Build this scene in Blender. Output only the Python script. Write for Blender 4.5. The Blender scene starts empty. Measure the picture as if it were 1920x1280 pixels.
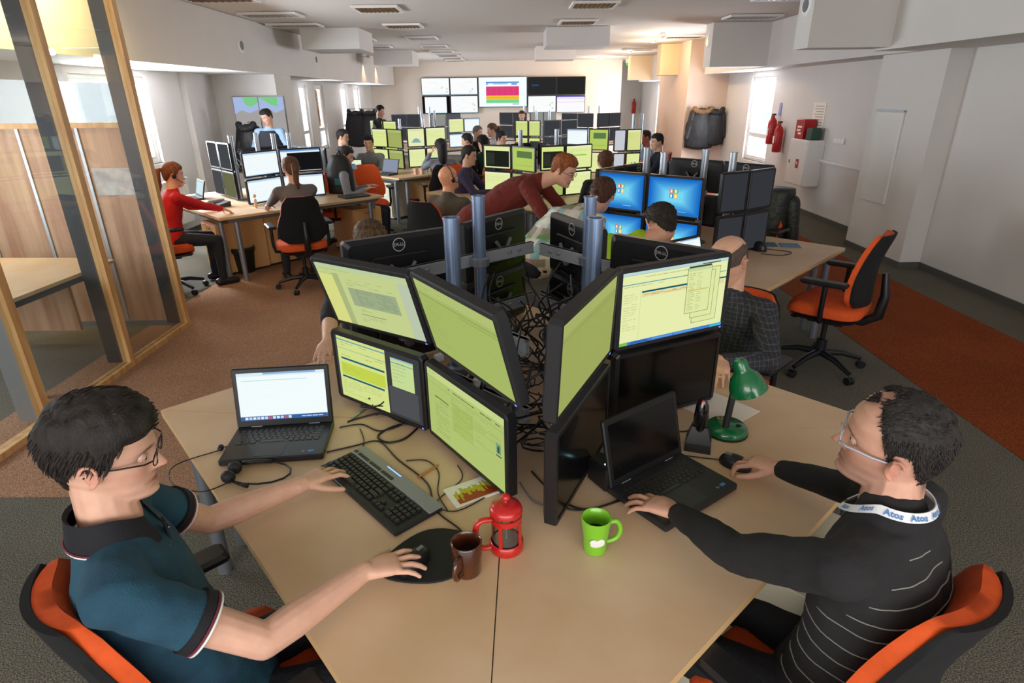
import bpy, math, random
from math import sin, cos, pi, radians as rad
from mathutils import Vector as V, Matrix, noise
random.seed(7)
C = bpy.context.scene.collection
SC = bpy.context.scene

# ------------------------------------------------------------------ camera
cam = bpy.data.cameras.new('camera'); camo = bpy.data.objects.new('camera', cam); C.objects.link(camo)
cam.sensor_width = 36.0; cam.lens = 1111.0/1920*36.0; cam.clip_end = 100; cam.clip_start = .02
th = math.atan(460/1111.0); roll = rad(0.7)
Fv = V((0, cos(th), -sin(th))); Uv = V((0, sin(th), cos(th))); Rv = V((1, 0, 0))
up2 = Uv*cos(roll) + Rv*sin(roll)
rt2 = Rv*cos(roll) - Uv*sin(roll)
camo.matrix_world = Matrix(((rt2.x, up2.x, -Fv.x, 0), (rt2.y, up2.y, -Fv.y, 0), (rt2.z, up2.z, -Fv.z, 1.9), (0, 0, 0, 1)))
SC.camera = camo
# ------------------------------------------------------------------ colour management, world, lights
vs = SC.view_settings
vs.view_transform = 'Standard'; vs.look = 'None'; vs.gamma = 1; vs.exposure = 0.82; vs.use_curve_mapping = False
w = bpy.data.worlds.new('overcast_daylight'); SC.world = w; w.use_nodes = True
bg = w.node_tree.nodes['Background']; bg.inputs[0].default_value = (.86, .92, 1, 1); bg.inputs[1].default_value = 0.72

def area(name, loc, rot, sx, sy, power, col):
    l = bpy.data.lights.new(name, 'AREA'); l.shape = 'RECTANGLE'; l.size = sx; l.size_y = sy; l.energy = power; l.color = col
    o = bpy.data.objects.new(name, l); o.location = loc; o.rotation_euler = rot; C.objects.link(o); return o
DAY = (.9, .95, 1)
WARM = (1, .62, .32)
# daylight through the side windows (each light sits just outside its pane, facing in)
WINL = [(2.6, 4.4, .75), (7.3, 8.85, 1.08), (14.4, 15.0, .7), (15.6, 16.3, .7), (17.9, 18.7, .7), (19.4, 20.2, .7)]
WINR = [(12.0, 13.2, .62), (18.0, 18.7, .2), (20.6, 21.4, .2)]
def win_x(side, y):
    return -5.02 if side < 0 else 5.02
for i, (a, b, z0) in enumerate(WINL):
    area('window_daylight', (-5.12, (a+b)/2, (z0+2.15)/2), (0, -pi/2, 0), 2.15-z0, b-a, (30 if i == 0 else 115)*(b-a), DAY)
for i, (a, b, z0) in enumerate(WINR):
    area('window_daylight', (5.12, (a+b)/2, (z0+2.15)/2), (0, pi/2, 0), 2.15-z0, b-a, 115*(b-a), DAY)
# soft fill light added behind the camera; no window is built there
area('rear_fill_light', (0, -2.9, 2.0), (rad(-90+180), 0, 0), 7, 1.6, 95, (1, .95, .88))

def point(name, loc, power, col, r=.05):
    l = bpy.data.lights.new(name, 'POINT'); l.energy = power; l.color = col; l.shadow_soft_size = r
    o = bpy.data.objects.new(name, l); o.location = loc; C.objects.link(o); return o
def spot(name, loc, tgt, power, col, ang=60, r=.04, blend=.6):
    l = bpy.data.lights.new(name, 'SPOT'); l.energy = power; l.color = col; l.spot_size = rad(ang); l.spot_blend = blend; l.shadow_soft_size = r
    o = bpy.data.objects.new(name, l); o.location = loc; C.objects.link(o)
    o.rotation_euler = (V(tgt)-V(loc)).to_track_quat('-Z', 'Y').to_euler(); return o
# wall washers high on the left, warm downlights over the far right aisle and the corridor by the right wall
LAMPS = True

# ------------------------------------------------------------------ materials
def lin(c):
    c = c/255; return c/12.92 if c <= .04045 else ((c+.055)/1.055)**2.4
def rgb(h):
    if isinstance(h, str): h = (int(h[0:2], 16), int(h[2:4], 16), int(h[4:6], 16))
    return (lin(h[0]), lin(h[1]), lin(h[2]), 1)
MATS = {}
def mat(name, col, rough=.6, metal=0, bump=0, bscale=60, noise_amt=0, nscale=4, col2=None, coat=0, sheen=0, stretch=None, trans=0, alpha=1, spec=.5):
    if name in MATS: return MATS[name]
    m = bpy.data.materials.new(name); m.use_nodes = True; nt = m.node_tree; b = nt.nodes['Principled BSDF']
    b.inputs['Roughness'].default_value = rough; b.inputs['Metallic'].default_value = metal
    b.inputs['Specular IOR Level'].default_value = spec
    if coat: b.inputs['Coat Weight'].default_value = coat
    if sheen: b.inputs['Sheen Weight'].default_value = sheen
    if trans: b.inputs['Transmission Weight'].default_value = trans
    c = rgb(col); b.inputs['Base Color'].default_value = c
    if noise_amt or bump:
        tc = nt.nodes.new('ShaderNodeTexCoord'); mp = nt.nodes.new('ShaderNodeMapping'); nt.links.new(tc.outputs['Object'], mp.inputs[0])
        if stretch: mp.inputs['Scale'].default_value = stretch
    if noise_amt:
        n = nt.nodes.new('ShaderNodeTexNoise'); n.inputs['Scale'].default_value = nscale; n.inputs['Detail'].default_value = 6
        nt.links.new(mp.outputs[0], n.inputs['Vector'])
        r = nt.nodes.new('ShaderNodeMix'); r.data_type = 'RGBA'
        c2 = rgb(col2) if col2 else tuple(x*(1-noise_amt) for x in c[:3])+(1,)
        r.inputs[6].default_value = c2; r.inputs[7].default_value = c
        mr = nt.nodes.new('ShaderNodeMapRange'); mr.inputs[1].default_value = .35; mr.inputs[2].default_value = .65
        nt.links.new(n.outputs[0], mr.inputs[0]); nt.links.new(mr.outputs[0], r.inputs[0]); nt.links.new(r.outputs[2], b.inputs['Base Color'])
    if bump:
        n2 = nt.nodes.new('ShaderNodeTexNoise'); n2.inputs['Scale'].default_value = bscale; n2.inputs['Detail'].default_value = 4
        nt.links.new(mp.outputs[0], n2.inputs['Vector'])
        bp = nt.nodes.new('ShaderNodeBump'); bp.inputs['Strength'].default_value = bump; bp.inputs['Distance'].default_value = .02
        nt.links.new(n2.outputs[0], bp.inputs['Height']); nt.links.new(bp.outputs[0], b.inputs['Normal'])
    MATS[name] = m; return m
def emi(col, s=1.0):
    k = 'glow_%s_%g' % (col, s)
    if k in MATS: return MATS[k]
    m = bpy.data.materials.new(k); m.use_nodes = True; nt = m.node_tree; nt.nodes.clear()
    e = nt.nodes.new('ShaderNodeEmission'); e.inputs[0].default_value = rgb(col); e.inputs[1].default_value = s*2**-vs.exposure
    o = nt.nodes.new('ShaderNodeOutputMaterial'); nt.links.new(e.outputs[0], o.inputs[0]); MATS[k] = m; return m
def glass(name, tint=(1, 1, 1, 1), rough=0.0):
    if name in MATS: return MATS[name]
    m = bpy.data.materials.new(name); m.use_nodes = True; nt = m.node_tree; nt.nodes.clear()
    t = nt.nodes.new('ShaderNodeBsdfTransparent'); t.inputs[0].default_value = tint
    g = nt.nodes.new('ShaderNodeBsdfGlossy'); g.inputs['Roughness'].default_value = rough
    f = nt.nodes.new('ShaderNodeLayerWeight'); f.inputs[0].default_value = .5
    pw = nt.nodes.new('ShaderNodeMath'); pw.operation = 'POWER'; pw.inputs[1].default_value = 3.5; nt.links.new(f.outputs['Facing'], pw.inputs[0])
    mr = nt.nodes.new('ShaderNodeMapRange'); mr.inputs[3].default_value = .04; mr.inputs[4].default_value = .75; nt.links.new(pw.outputs[0], mr.inputs[0])
    x = nt.nodes.new('ShaderNodeMixShader'); o = nt.nodes.new('ShaderNodeOutputMaterial')
    nt.links.new(mr.outputs[0], x.inputs[0]); nt.links.new(t.outputs[0], x.inputs[1]); nt.links.new(g.outputs[0], x.inputs[2]); nt.links.new(x.outputs[0], o.inputs[0])
    MATS[name] = m; return m
def plaid(name, base, cols, scale, rot=0, rough=.8):
    """woven check: crossing bands of each colour in object space"""
    m = bpy.data.materials.new(name); m.use_nodes = True; nt = m.node_tree; b = nt.nodes['Principled BSDF']; b.inputs['Roughness'].default_value = rough
    tc = nt.nodes.new('ShaderNodeTexCoord'); mp = nt.nodes.new('ShaderNodeMapping'); mp.inputs['Rotation'].default_value = (0, 0, rot)
    nt.links.new(tc.outputs['Object'], mp.inputs[0]); prev = None
    val = nt.nodes.new('ShaderNodeRGB'); val.outputs[0].default_value = rgb(base); prev = val.outputs[0]
    for i, (c, d, ph, thr, amt) in enumerate(cols):
        wv = nt.nodes.new('ShaderNodeTexWave'); wv.bands_direction = d; wv.inputs['Scale'].default_value = scale; wv.inputs['Phase Offset'].default_value = ph
        wv.inputs['Distortion'].default_value = .6; wv.inputs['Detail Scale'].default_value = 2
        nt.links.new(mp.outputs[0], wv.inputs['Vector'])
        mr = nt.nodes.new('ShaderNodeMapRange'); mr.inputs[1].default_value = thr; mr.inputs[2].default_value = thr+.08; mr.inputs[4].default_value = amt
        nt.links.new(wv.outputs['Fac'], mr.inputs[0])
        mx = nt.nodes.new('ShaderNodeMix'); mx.data_type = 'RGBA'; mx.inputs[7].default_value = rgb(c)
        nt.links.new(mr.outputs[0], mx.inputs[0]); nt.links.new(prev, mx.inputs[6]); prev = mx.outputs[2]
    nt.links.new(prev, b.inputs['Base Color']); MATS[name] = m; return m
def vcol(name, rough=.5, sub=.0):
    if name in MATS: return MATS[name]
    m = bpy.data.materials.new(name); m.use_nodes = True; nt = m.node_tree; b = nt.nodes['Principled BSDF']; b.inputs['Roughness'].default_value = rough
    a = nt.nodes.new('ShaderNodeAttribute'); a.attribute_name = 'Col'
    n = nt.nodes.new('ShaderNodeTexNoise'); n.inputs['Scale'].default_value = 35; n.inputs['Detail'].default_value = 6
    tc = nt.nodes.new('ShaderNodeTexCoord'); nt.links.new(tc.outputs['Object'], n.inputs['Vector'])
    mr = nt.nodes.new('ShaderNodeMapRange'); mr.inputs[3].default_value = .82; mr.inputs[4].default_value = 1.12
    nt.links.new(n.outputs[0], mr.inputs[0])
    mx = nt.nodes.new('ShaderNodeVectorMath'); mx.operation = 'SCALE'; nt.links.new(a.outputs['Color'], mx.inputs[0]); nt.links.new(mr.outputs[0], mx.inputs['Scale'])
    nt.links.new(mx.outputs[0], b.inputs['Base Color'])
    if sub: b.inputs['Subsurface Weight'].default_value = sub; b.inputs['Subsurface Radius'].default_value = (.012, .005, .003); b.inputs['Subsurface Scale'].default_value = 1
    MATS[name] = m; return m

WOODT = mat('birch_laminate', 'dcc0a0', .42, 0, .02, 30, .14, 3, 'd0ae88', stretch=(1, 1, 1))
WOODE = mat('birch_edge', 'd8b27c', .5)
WOODC = mat('beech_cabinet', 'dfae72', .5, 0, 0, 0, .15, 3, 'cc9559', stretch=(1, 1, .3))
WOODF = mat('pine_frame', 'd9ac72', .5, 0, 0, 0, .2, 6, 'c08c55', stretch=(3, 3, .4))
WOODW = mat('pine_panel', 'c59c7c', .55, 0, 0, 0, .3, 3.5, 'a87a5c', stretch=(4, 4, .35))
BLACK = mat('black_plastic', '17171a', .38)
BLACKM = mat('black_matte_plastic', '1c1c1f', .6, bump=.05, bscale=300)
DGREY = mat('dark_grey_plastic', '35363a', .45)
GREYP = mat('grey_plastic', '6e7177', .45)
SILVER = mat('silver_paint', 'a9b0ba', .32, .75)
SILVER2 = mat('brushed_aluminium', 'a9adb2', .38, .35)
STEELB = mat('blue_tinted_steel', '8ea3c4', .25, .7)
CHROME = mat('chrome', 'd0d0d4', .12, 1)
ORANGE = mat('orange_wool', 'e0561a', .85, 0, .12, 500, .12, 40)
BFAB = mat('black_fabric', '101012', .9, bump=.1, bscale=400)
WALLM = mat('white_plaster', 'd9d5d2', .85, 0, .03, 40, .03, 2)
CEILM = mat('ceiling_plaster', 'd6cfc9', .9)
WHITE = mat('white_paint', 'e8e6e4', .5)
RED = mat('red_enamel', 'b3151c', .35)
PAPER = mat('paper', 'efe6da', .7)

# ------------------------------------------------------------------ mesh helpers
class MB:
    def __init__(s): s.v = []; s.f = []; s.mi = []; s.cur = 0; s.T = None
    def add(s, vs_, fs):
        n = len(s.v); s.v += [tuple(s.T @ V(q)) for q in vs_] if s.T else [tuple(q) for q in vs_]
        s.f += [tuple(n+i for i in f) for f in fs]; s.mi += [s.cur]*len(fs); return s
    def box(s, x0, x1, y0, y1, z0, z1):
        return s.add([(x0, y0, z0), (x1, y0, z0), (x1, y1, z0), (x0, y1, z0), (x0, y0, z1), (x1, y0, z1), (x1, y1, z1), (x0, y1, z1)],
                     [(3, 2, 1, 0), (4, 5, 6, 7), (0, 1, 5, 4), (1, 2, 6, 5), (2, 3, 7, 6), (3, 0, 4, 7)])
    def bbox(s, x0, x1, y0, y1, z0, z1, b=.004):
        """box with chamfered edges"""
        P = []
        for z, i in ((z0, b), (z0+b, 0), (z1-b, 0), (z1, b)):
            c = b
            P.append([(x0+c+i, y0+i, z), (x1-c-i, y0+i, z), (x1-i, y0+c+i, z), (x1-i, y1-c-i, z), (x1-c-i, y1-i, z), (x0+c+i, y1-i, z), (x0+i, y1-c-i, z), (x0+i, y0+c+i, z)])
        return s.rings(P)
    def rings(s, R, caps=True):
        n = len(R[0]); vs_ = [p for r in R for p in r]; fs = []
        for k in range(len(R)-1):
            for i in range(n):
                a = k*n+i; b = k*n+(i+1) % n; fs.append((a, b, b+n, a+n))
        if caps: fs.append(tuple(range(n-1, -1, -1))); fs.append(tuple(range((len(R)-1)*n, len(R)*n)))
        return s.add(vs_, fs)
    def frame(s, d):
        d = V(d).normalized(); a = V((0, 0, 1)) if abs(d.z) < .9 else V((1, 0, 0)); x = d.cross(a).normalized(); return x, d.cross(x).normalized()
    def tube(s, pts, r, n=8, caps=True):
        pts = [V(p) for p in pts]; R = []; rr = r if isinstance(r, (list, tuple)) else [r]*len(pts)
        x, y = s.frame(pts[1]-pts[0])
        for i, p in enumerate(pts):
            d = (pts[min(i+1, len(pts)-1)]-pts[max(i-1, 0)]).normalized(); x = (x-d*x.dot(d)).normalized(); y = d.cross(x)
            R.append([p+(x*cos(2*pi*k/n)+y*sin(2*pi*k/n))*rr[i] for k in range(n)])
        return s.rings(R, caps)
    def cap(s, a, b, ra, rb, n=14):
        """tapered capsule"""
        a, b = V(a), V(b); d = (b-a); L = d.length; d = d/L if L > 1e-6 else V((0, 0, 1)); x, y = s.frame(d); R = []
        for t in (-.98, -.8, -.45): R.append((a+d*ra*t, ra*math.sqrt(1-t*t)))
        for t in (0, .33, .66, 1): R.append((a+d*L*t, ra+(rb-ra)*t))
        for t in (.45, .8, .98): R.append((b+d*rb*t, rb*math.sqrt(1-t*t)))
        return s.rings([[p+(x*cos(2*pi*k/n)+y*sin(2*pi*k/n))*r for k in range(n)] for p, r in R])
    def ell(s, c, X, Y, Z, n=16, m=10):
        c = V(c); X, Y, Z = V(X), V(Y), V(Z)
        return s.rings([[c+X*(cos(2*pi*k/n)*sin(t))+Y*(sin(2*pi*k/n)*sin(t))+Z*cos(t) for k in range(n)] for t in [pi-(.06+(pi-.12)*j/(m-1)) for j in range(m)]])
    def lathe(s, prof, n=28, c=(0, 0, 0), caps=False):
        return s.rings([[(c[0]+r*cos(2*pi*k/n), c[1]+r*sin(2*pi*k/n), c[2]+z) for k in range(n)] for r, z in prof], caps)
    def prism(s, poly, z0, z1):
        n = len(poly); return s.add([(p[0], p[1], z0) for p in poly]+[(p[0], p[1], z1) for p in poly],
                     [tuple(range(n-1, -1, -1)), tuple(range(n, 2*n))]+[(i, (i+1) % n, n+(i+1) % n, n+i) for i in range(n)])
    def build(s, name, m, parent=None, loc=(0, 0, 0), rz=0, smooth=False, me=None):
        me = bpy.data.meshes.new(name); me.from_pydata(s.v, [], s.f)
        for x in (m if isinstance(m, (list, tuple)) else [m]): me.materials.append(x)
        if isinstance(m, (list, tuple)): me.polygons.foreach_set('material_index', s.mi)
        me.update()
        if smooth is True: me.shade_smooth()
        elif smooth: me.shade_smooth(); me.set_sharp_from_angle(angle=rad(smooth))
        return inst(name, me, parent, loc, rz)
def inst(name, me, parent=None, loc=(0, 0, 0), rz=0):
    o = bpy.data.objects.new(name, me); C.objects.link(o); o.location = loc; o.rotation_euler = (0, 0, rz)
    if parent: o.parent = parent
    return o
def thing(name, label, cat, loc=(0, 0, 0), rz=0, group=None):
    o = bpy.data.objects.new(name, None); o.empty_display_size = .1; C.objects.link(o); o.location = loc; o.rotation_euler = (0, 0, rz)
    return tag(o, label, cat, group)
def tag(o, label, cat, group=None):
    o['label'] = label; o['category'] = cat
    if group: o['group'] = group
    return o
def struct(name, mb, m, smooth=False):
    o = mb.build(name, m, None, smooth=smooth); o['kind'] = 'structure'; return o
def dup(root, loc, rz, label, group=None):
    r = root.copy(); C.objects.link(r); r.location = loc; r.rotation_euler = (0, 0, rz); r['label'] = label
    if group: r['group'] = group
    for ch in list(root.children):
        c = ch.copy(); C.objects.link(c); c.parent = r
        for g in list(ch.children):
            d = g.copy(); C.objects.link(d); d.parent = c
    return r
def sq(x, e): return math.copysign(abs(x)**e, x)
def text_mesh(txt, size, bold=0.0):
    cu = bpy.data.curves.new('lettering', 'FONT'); cu.body = txt; cu.size = size; cu.align_x = 'CENTER'; cu.align_y = 'CENTER'; cu.offset = bold; cu.resolution_u = 2
    o = bpy.data.objects.new('lettering', cu); C.objects.link(o); dg = bpy.context.evaluated_depsgraph_get()
    me = bpy.data.meshes.new_from_object(o.evaluated_get(dg)); bpy.data.objects.remove(o)
    vs_ = [tuple(v.co) for v in me.vertices]; fs = [tuple(p.vertices) for p in me.polygons]; bpy.data.meshes.remove(me)
    return vs_, fs
def smooth_path(pts, n=6):
    P = [V(p) for p in pts]; out = []
    for i in range(len(P)-1):
        p0 = P[max(i-1, 0)]; p1 = P[i]; p2 = P[i+1]; p3 = P[min(i+2, len(P)-1)]
        for k in range(n):
            t = k/n; out.append(.5*((2*p1)+(p2-p0)*t+(2*p0-5*p1+4*p2-p3)*t*t+(3*p1-p0-3*p2+p3)*t**3))
    return out+[P[-1]]
# ------------------------------------------------------------------ room shell
def carpet(name, c1, c2, c3):
    m = bpy.data.materials.new(name); m.use_nodes = True; nt = m.node_tree; b = nt.nodes['Principled BSDF']; b.inputs['Roughness'].default_value = .97; b.inputs['Specular IOR Level'].default_value = .1
    tc = nt.nodes.new('ShaderNodeTexCoord'); n = nt.nodes.new('ShaderNodeTexNoise'); n.inputs['Scale'].default_value = 190; n.inputs['Detail'].default_value = 3
    nt.links.new(tc.outputs['Object'], n.inputs['Vector'])
    n2 = nt.nodes.new('ShaderNodeTexNoise'); n2.inputs['Scale'].default_value = 1.3; n2.inputs['Detail'].default_value = 3; nt.links.new(tc.outputs['Object'], n2.inputs['Vector'])
    r = nt.nodes.new('ShaderNodeValToRGB'); e = r.color_ramp.elements; e[0].position = .36; e[0].color = rgb(c1); e[1].position = .64; e[1].color = rgb(c3)
    q = e.new(.5); q.color = rgb(c2); nt.links.new(n.outputs[0], r.inputs[0])
    mr = nt.nodes.new('ShaderNodeMapRange'); mr.inputs[1].default_value = .3; mr.inputs[2].default_value = .7; mr.inputs[3].default_value = .86; mr.inputs[4].default_value = 1.1; nt.links.new(n2.outputs[0], mr.inputs[0])
    sc = nt.nodes.new('ShaderNodeVectorMath'); sc.operation = 'SCALE'; nt.links.new(r.outputs[0], sc.inputs[0]); nt.links.new(mr.outputs[0], sc.inputs['Scale']); nt.links.new(sc.outputs[0], b.inputs['Base Color'])
    bp = nt.nodes.new('ShaderNodeBump'); bp.inputs['Strength'].default_value = .5; bp.inputs['Distance'].default_value = .004; nt.links.new(n.outputs[0], bp.inputs['Height']); nt.links.new(bp.outputs[0], b.inputs['Normal'])
    return m
CG = carpet('grey_olive_carpet', '3c3a35', '66635a', '8b8777')
CR = carpet('rust_carpet', '5c2a16', '84401f', 'a1542e')
CB = carpet('tan_carpet', '75543f', 'a17a60', 'c09a7e')
struct('floor', MB().box(-5.3, 5.3, -3, 24.5, -.1, 0), CG)
struct('floor', MB().box(2.83, 4.15, -3, 21.9, 0, .004), CR)
struct('floor', MB().box(-3.3, -1.35, 2.55, 8.3, 0, .004), CB)
struct('ceiling', MB().box(-5.3, 5.3, -3, 24.5, 3.0, 3.1), CEILM)

def wall_run(name, side, x, y0, y1, openings, t=.17, top=3.0):
    """wall along Y at x, thickness t outwards, with window openings (ya, yb, za, zb)"""
    m = MB(); xa, xb = (x, x+t) if side > 0 else (x-t, x); y = y0
    for (a, b, za, zb) in sorted(openings):
        m.box(xa, xb, y, a, 0, top); m.box(xa, xb, a, b, 0, za); m.box(xa, xb, a, b, zb, top); y = b
    m.box(xa, xb, y, y1, 0, top); return struct(name, m, WALLM)
WN = [0]
def window(side, x, a, b, z0, z1, sash=2, blind=False):
    WN[0] += 1; s = side; n = 'window_%d' % WN[0]
    o = bpy.data.objects.new(n, None); C.objects.link(o); o.location = (x+s*.08, (a+b)/2, z0); o['kind'] = 'structure'
    h = z1-z0; w2 = (b-a)/2; f = MB(); t = .05
    for (p, q, r, u) in ((-w2, w2, 0, t), (-w2, w2, h-t, h), (-w2, -w2+t, t, h-t), (w2-t, w2, t, h-t)): f.box(-.03, .03, p, q, r, u)
    f.build('window_frame', WHITE, o)
    cuts = [0, .3, 1] if sash == 2 else [0, 1]
    for k in range(len(cuts)-1):
        za = t+(h-2*t)*cuts[k]; zb = t+(h-2*t)*cuts[k+1]; g = MB()
        for (p, q, r, u) in ((-w2+t, w2-t, za, za+.04), (-w2+t, w2-t, zb-.04, zb), (-w2+t, -w2+t+.04, za+.04, zb-.04), (w2-t-.04, w2-t, za+.04, zb-.04)): g.box(-.022, .022, p, q, r, u)
        sa = g.build('window_sash', WHITE, o)
        pn = MB().box(-.004, .004, -w2+t+.035, w2-t-.035, za+.035, zb-.035).build('pane', glass('window_glass', (.97, .98, 1, 1)), sa)
    MB().box(-s*.085 if s > 0 else .0, 0 if s > 0 else .085, -w2-.02, w2+.02, -.03, 0).build('window_sill', WHITE, o)
    if blind: MB().box(-.055, -.04, -w2+.06, w2-.3*w2, h*.36, h-.1).build('roller_blind', mat('amber_blind', 'b9854e', .8), o) if s < 0 else None
    return o
TOPW = 2.2
OL = [(a, b, z, TOPW) for a, b, z in WINL]; ORR = [(a, b, z, TOPW) for a, b, z in WINR]
wall_run('wall_left', -1, -4.95, -3, 10.8, OL[:2])
wall_run('wall_left', -1, -4.7, 11.6, 21.9, OL[2:])
wall_run('wall_right', 1, 4.74, -3, 6.68, [], t=.4)
struct('wall_right', MB().box(4.5, 5.14, 6.68, 7.86, 0, 3), WALLM)
wall_run('wall_right', 1, 4.97, 7.86, 14.6, ORR[:1])
struct('wall_right', MB().box(4.05, 5.14, 14.6, 17.3, 0, 3), mat('warm_plaster', 'dcc3b2', .85))
wall_run('wall_right', 1, 4.97, 17.3, 24.5, ORR[1:])
struct('wall_left', MB().box(-5.2, -3.9, 10.8, 11.6, 0, 2.28), WALLM)
struct('wall_left', MB().box(-4.95, -4.86, 9.74, 10.25, 0, 3), WALLM)
struct('wall_back', MB().box(-5, 3.83, 21.98, 22.2, 0, 3), mat('cream_plaster', 'eaded2', .85))
struct('wall_back', MB().box(3.83, 5.1, 24.2, 24.5, 0, 3), WALLM)
for i, (a, b, z0) in enumerate(WINL): window(-1, -4.95 if i < 2 else -4.7, a, b, z0, TOPW, 1 if i < 2 else 2, blind=(i == 3))
for i, (a, b, z0) in enumerate(WINR): window(1, 4.97, a, b, z0, TOPW, 2)
BASE = mat('grey_skirting', '53514c', .6)
for (n, q) in (('baseboard_right', (4.725, 4.74, -3, 6.68)), ('baseboard_right', (4.485, 4.5, 6.665, 7.86)), ('baseboard_right', (4.5, 4.74, 6.665, 6.68)), ('baseboard_right', (4.955, 4.97, 7.86, 14.6)), ('baseboard_left', (-4.95, -4.935, 5.1, 9.74))):
    struct(n, MB().box(*q, 0, .07), BASE)
# bulkheads and boxed-in ducts
TN = [0]
def trim(*b, m=None):
    TN[0] += 1; return struct('trim_%d' % TN[0], MB().box(*b), m or WALLM)
trim(-5, -3.88, -3, 21.9, 2.28, 2.995)
trim(3.9, 5, -3, 7.05, 2.3, 2.995)
trim(4.4, 5, 7.05, 14.6, 2.3, 2.995); trim(4.4, 5, 17.3, 21.9, 2.3, 2.995)
LITP = mat('lamplit_plaster', 'e6cfae', .85)  # far duct boxes: warm lamp light put into the plaster colour
trim(3.05, 3.9, 6.72, 7.05, 2.32, 2.995); trim(3.42, 4.4, 11.1, 11.5, 2.32, 2.995)
trim(3.6, 4.4, 15.5, 15.9, 2.32, 2.995, m=LITP); trim(3.72, 4.4, 19.9, 20.3, 2.32, 2.995, m=LITP)
trim(-3.5, -2.52, 11.2, 12.3, 2.67, 2.995); trim(-3.4, -2.42, 16.5, 17.6, 2.67, 2.995)
trim(.66, 1.76, 11.5, 12.5, 2.7, 2.995); trim(.66, 1.6, 15.7, 16.6, 2.7, 2.995)
# round air outlets on the bulkheads
def outlet(loc, nrm, label):
    t = thing('air_outlet', label, 'air vent', loc, 0, 'round air outlets on the bulkheads')
    d = V(nrm); q = d.to_track_quat('Z', 'Y').to_matrix().to_4x4()
    m = MB(); m.T = q; m.lathe([(.0, .002), (.05, .002), (.052, .012), (.085, .014), (.1, .004), (.1, 0)], 24); m.build('outlet_ring', WHITE, t, smooth=40)
    m = MB(); m.T = q; m.lathe([(.05, .001), (.062, .018), (.0, .019)], 20); m.build('outlet_core', GREYP, t, smooth=40)
outlet((3.05, 6.88, 2.72), (-1, 0, 0), 'round white air outlet on the end of the near right duct box')
outlet((3.42, 11.3, 2.72), (-1, 0, 0), 'round white air outlet on the second duct box on the right')
outlet((3.9, 4.6, 2.66), (-1, 0, 0), 'round white air outlet at the upper right corner of the room')
outlet((-3.88, 9.6, 2.62), (1, 0, 0), 'round air outlet on the left bulkhead over the wall picture')
outlet((-3.88, 13.2, 2.62), (1, 0, 0), 'round air outlet on the left bulkhead past the wall picture')
outlet((-3.88, 4.75, 2.62), (1, 0, 0), 'round air outlet on the bulkhead seen through the glass room')

# recessed louvre luminaires
LOUV = mat('bronze_louvre', '8a6a48', .35, .6); LOUV2 = mat('silver_louvre', 'b9b4ae', .3, .7)
def luminaire(x, y, label, warm=True, w=.6, l=.6):
    t = thing('ceiling_light', label, 'ceiling light', (x, y, 2.995), 0, 'square louvred ceiling lights')
    m = MB(); a = w/2; b = l/2
    for q in ((-a, a, -b, -b+.035), (-a, a, b-.035, b), (-a, -a+.035, -b+.035, b-.035), (a-.035, a, -b+.035, b-.035)): m.box(*q, -.03, 0)
    m.build('light_frame', WHITE, t)
    MB().box(-a+.035, a-.035, -b+.035, b-.035, -.012, 0).build('reflector', mat('reflector_dark', '4a3a2c' if warm else '6a6763', .4, .5), t)
    m = MB()
    for i in range(1, 9): x_ = -a+.035+(w-.07)*i/9; m.box(x_-.004, x_+.004, -b+.035, b-.035, -.028, -.013)
    for i in range(1, 4): y_ = -b+.035+(l-.07)*i/4; m.box(-a+.035, a-.035, y_-.012, y_+.012, -.029, -.013)
    o = m.build('louvre_grid', LOUV if warm else LOUV2, t); o['kind'] = 'stuff'
ORD = ['nearest', 'second', 'third', 'fourth', 'fifth', 'sixth', 'seventh', 'farthest']
for i, y in enumerate((8.95, 11.0, 13.2, 15.3, 17.0, 18.6, 20.0, 21.2)): luminaire(-1.72, y, ORD[i]+' louvred ceiling light of the middle row left of the hanging boxes', i < 2 or i > 4)
for i, y in enumerate((8.8, 10.75, 13.4, 15.1, 18.3)): luminaire(1.12, y, ORD[i]+' louvred ceiling light of the row over the hanging boxes', True)
for i, (x, y) in enumerate(((-3.35, 7.9), (-3.3, 9.4), (-3.4, 10.7), (-3.1, 13.4), (-3.1, 15.2))): luminaire(x, y, ORD[i]+' louvred ceiling light beside the left bulkhead', i == 0, .8, .45)
for i, (x, y) in enumerate(((3.45, 8.3), (3.75, 10.3), (3.6, 13.6), (3.4, 17.2))): luminaire(x, y, ORD[i]+' louvred ceiling light beside the right bulkhead', i > 1, .8, .45)

# lamps
for i, y in enumerate((17.4, 19.0)):
    t = thing('wall_lamp', ('nearer' if i == 0 else 'farther')+' small wall washer lamp throwing a warm cone on the left bulkhead', 'lamp', (-3.72, y, 2.88), 0, 'wall washers on the left bulkhead')
    MB().lathe([(.0, .06), (.035, .06), (.04, 0), (.03, 0), (.0, .01)], 14).build('lamp_head', WHITE, t); MB().box(-.16, 0, -.015, .015, .02, .04).build('lamp_bracket', WHITE, t)
    spot('wall_washer_light', (-3.72, y, 2.86), (-3.86, y, 2.2), 16, (1, .6, .3), 66)
for i, (x, y) in enumerate(((3.3, 17.9), (3.2, 14.6), (2.9, 20.6), (3.0, 12.9))):
    t = thing('downlight', ORD[i]+' small round downlight at the warm lit boxes on the right', 'lamp', (x, y, 2.99), 0, 'warm downlights on the right')
    MB().lathe([(.0, -.01), (.05, -.012), (.06, -.03), (.075, -.03), (.075, 0)], 16).build('lamp_ring', SILVER, t)
    MB().lathe([(.0, -.016), (.048, -.016)], 16).build('lamp_lens', emi('ffe2b0', 3), t)
    point('warm_downlight', (x, y, 2.8), 21, (1, .70, .36), .06)

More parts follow.
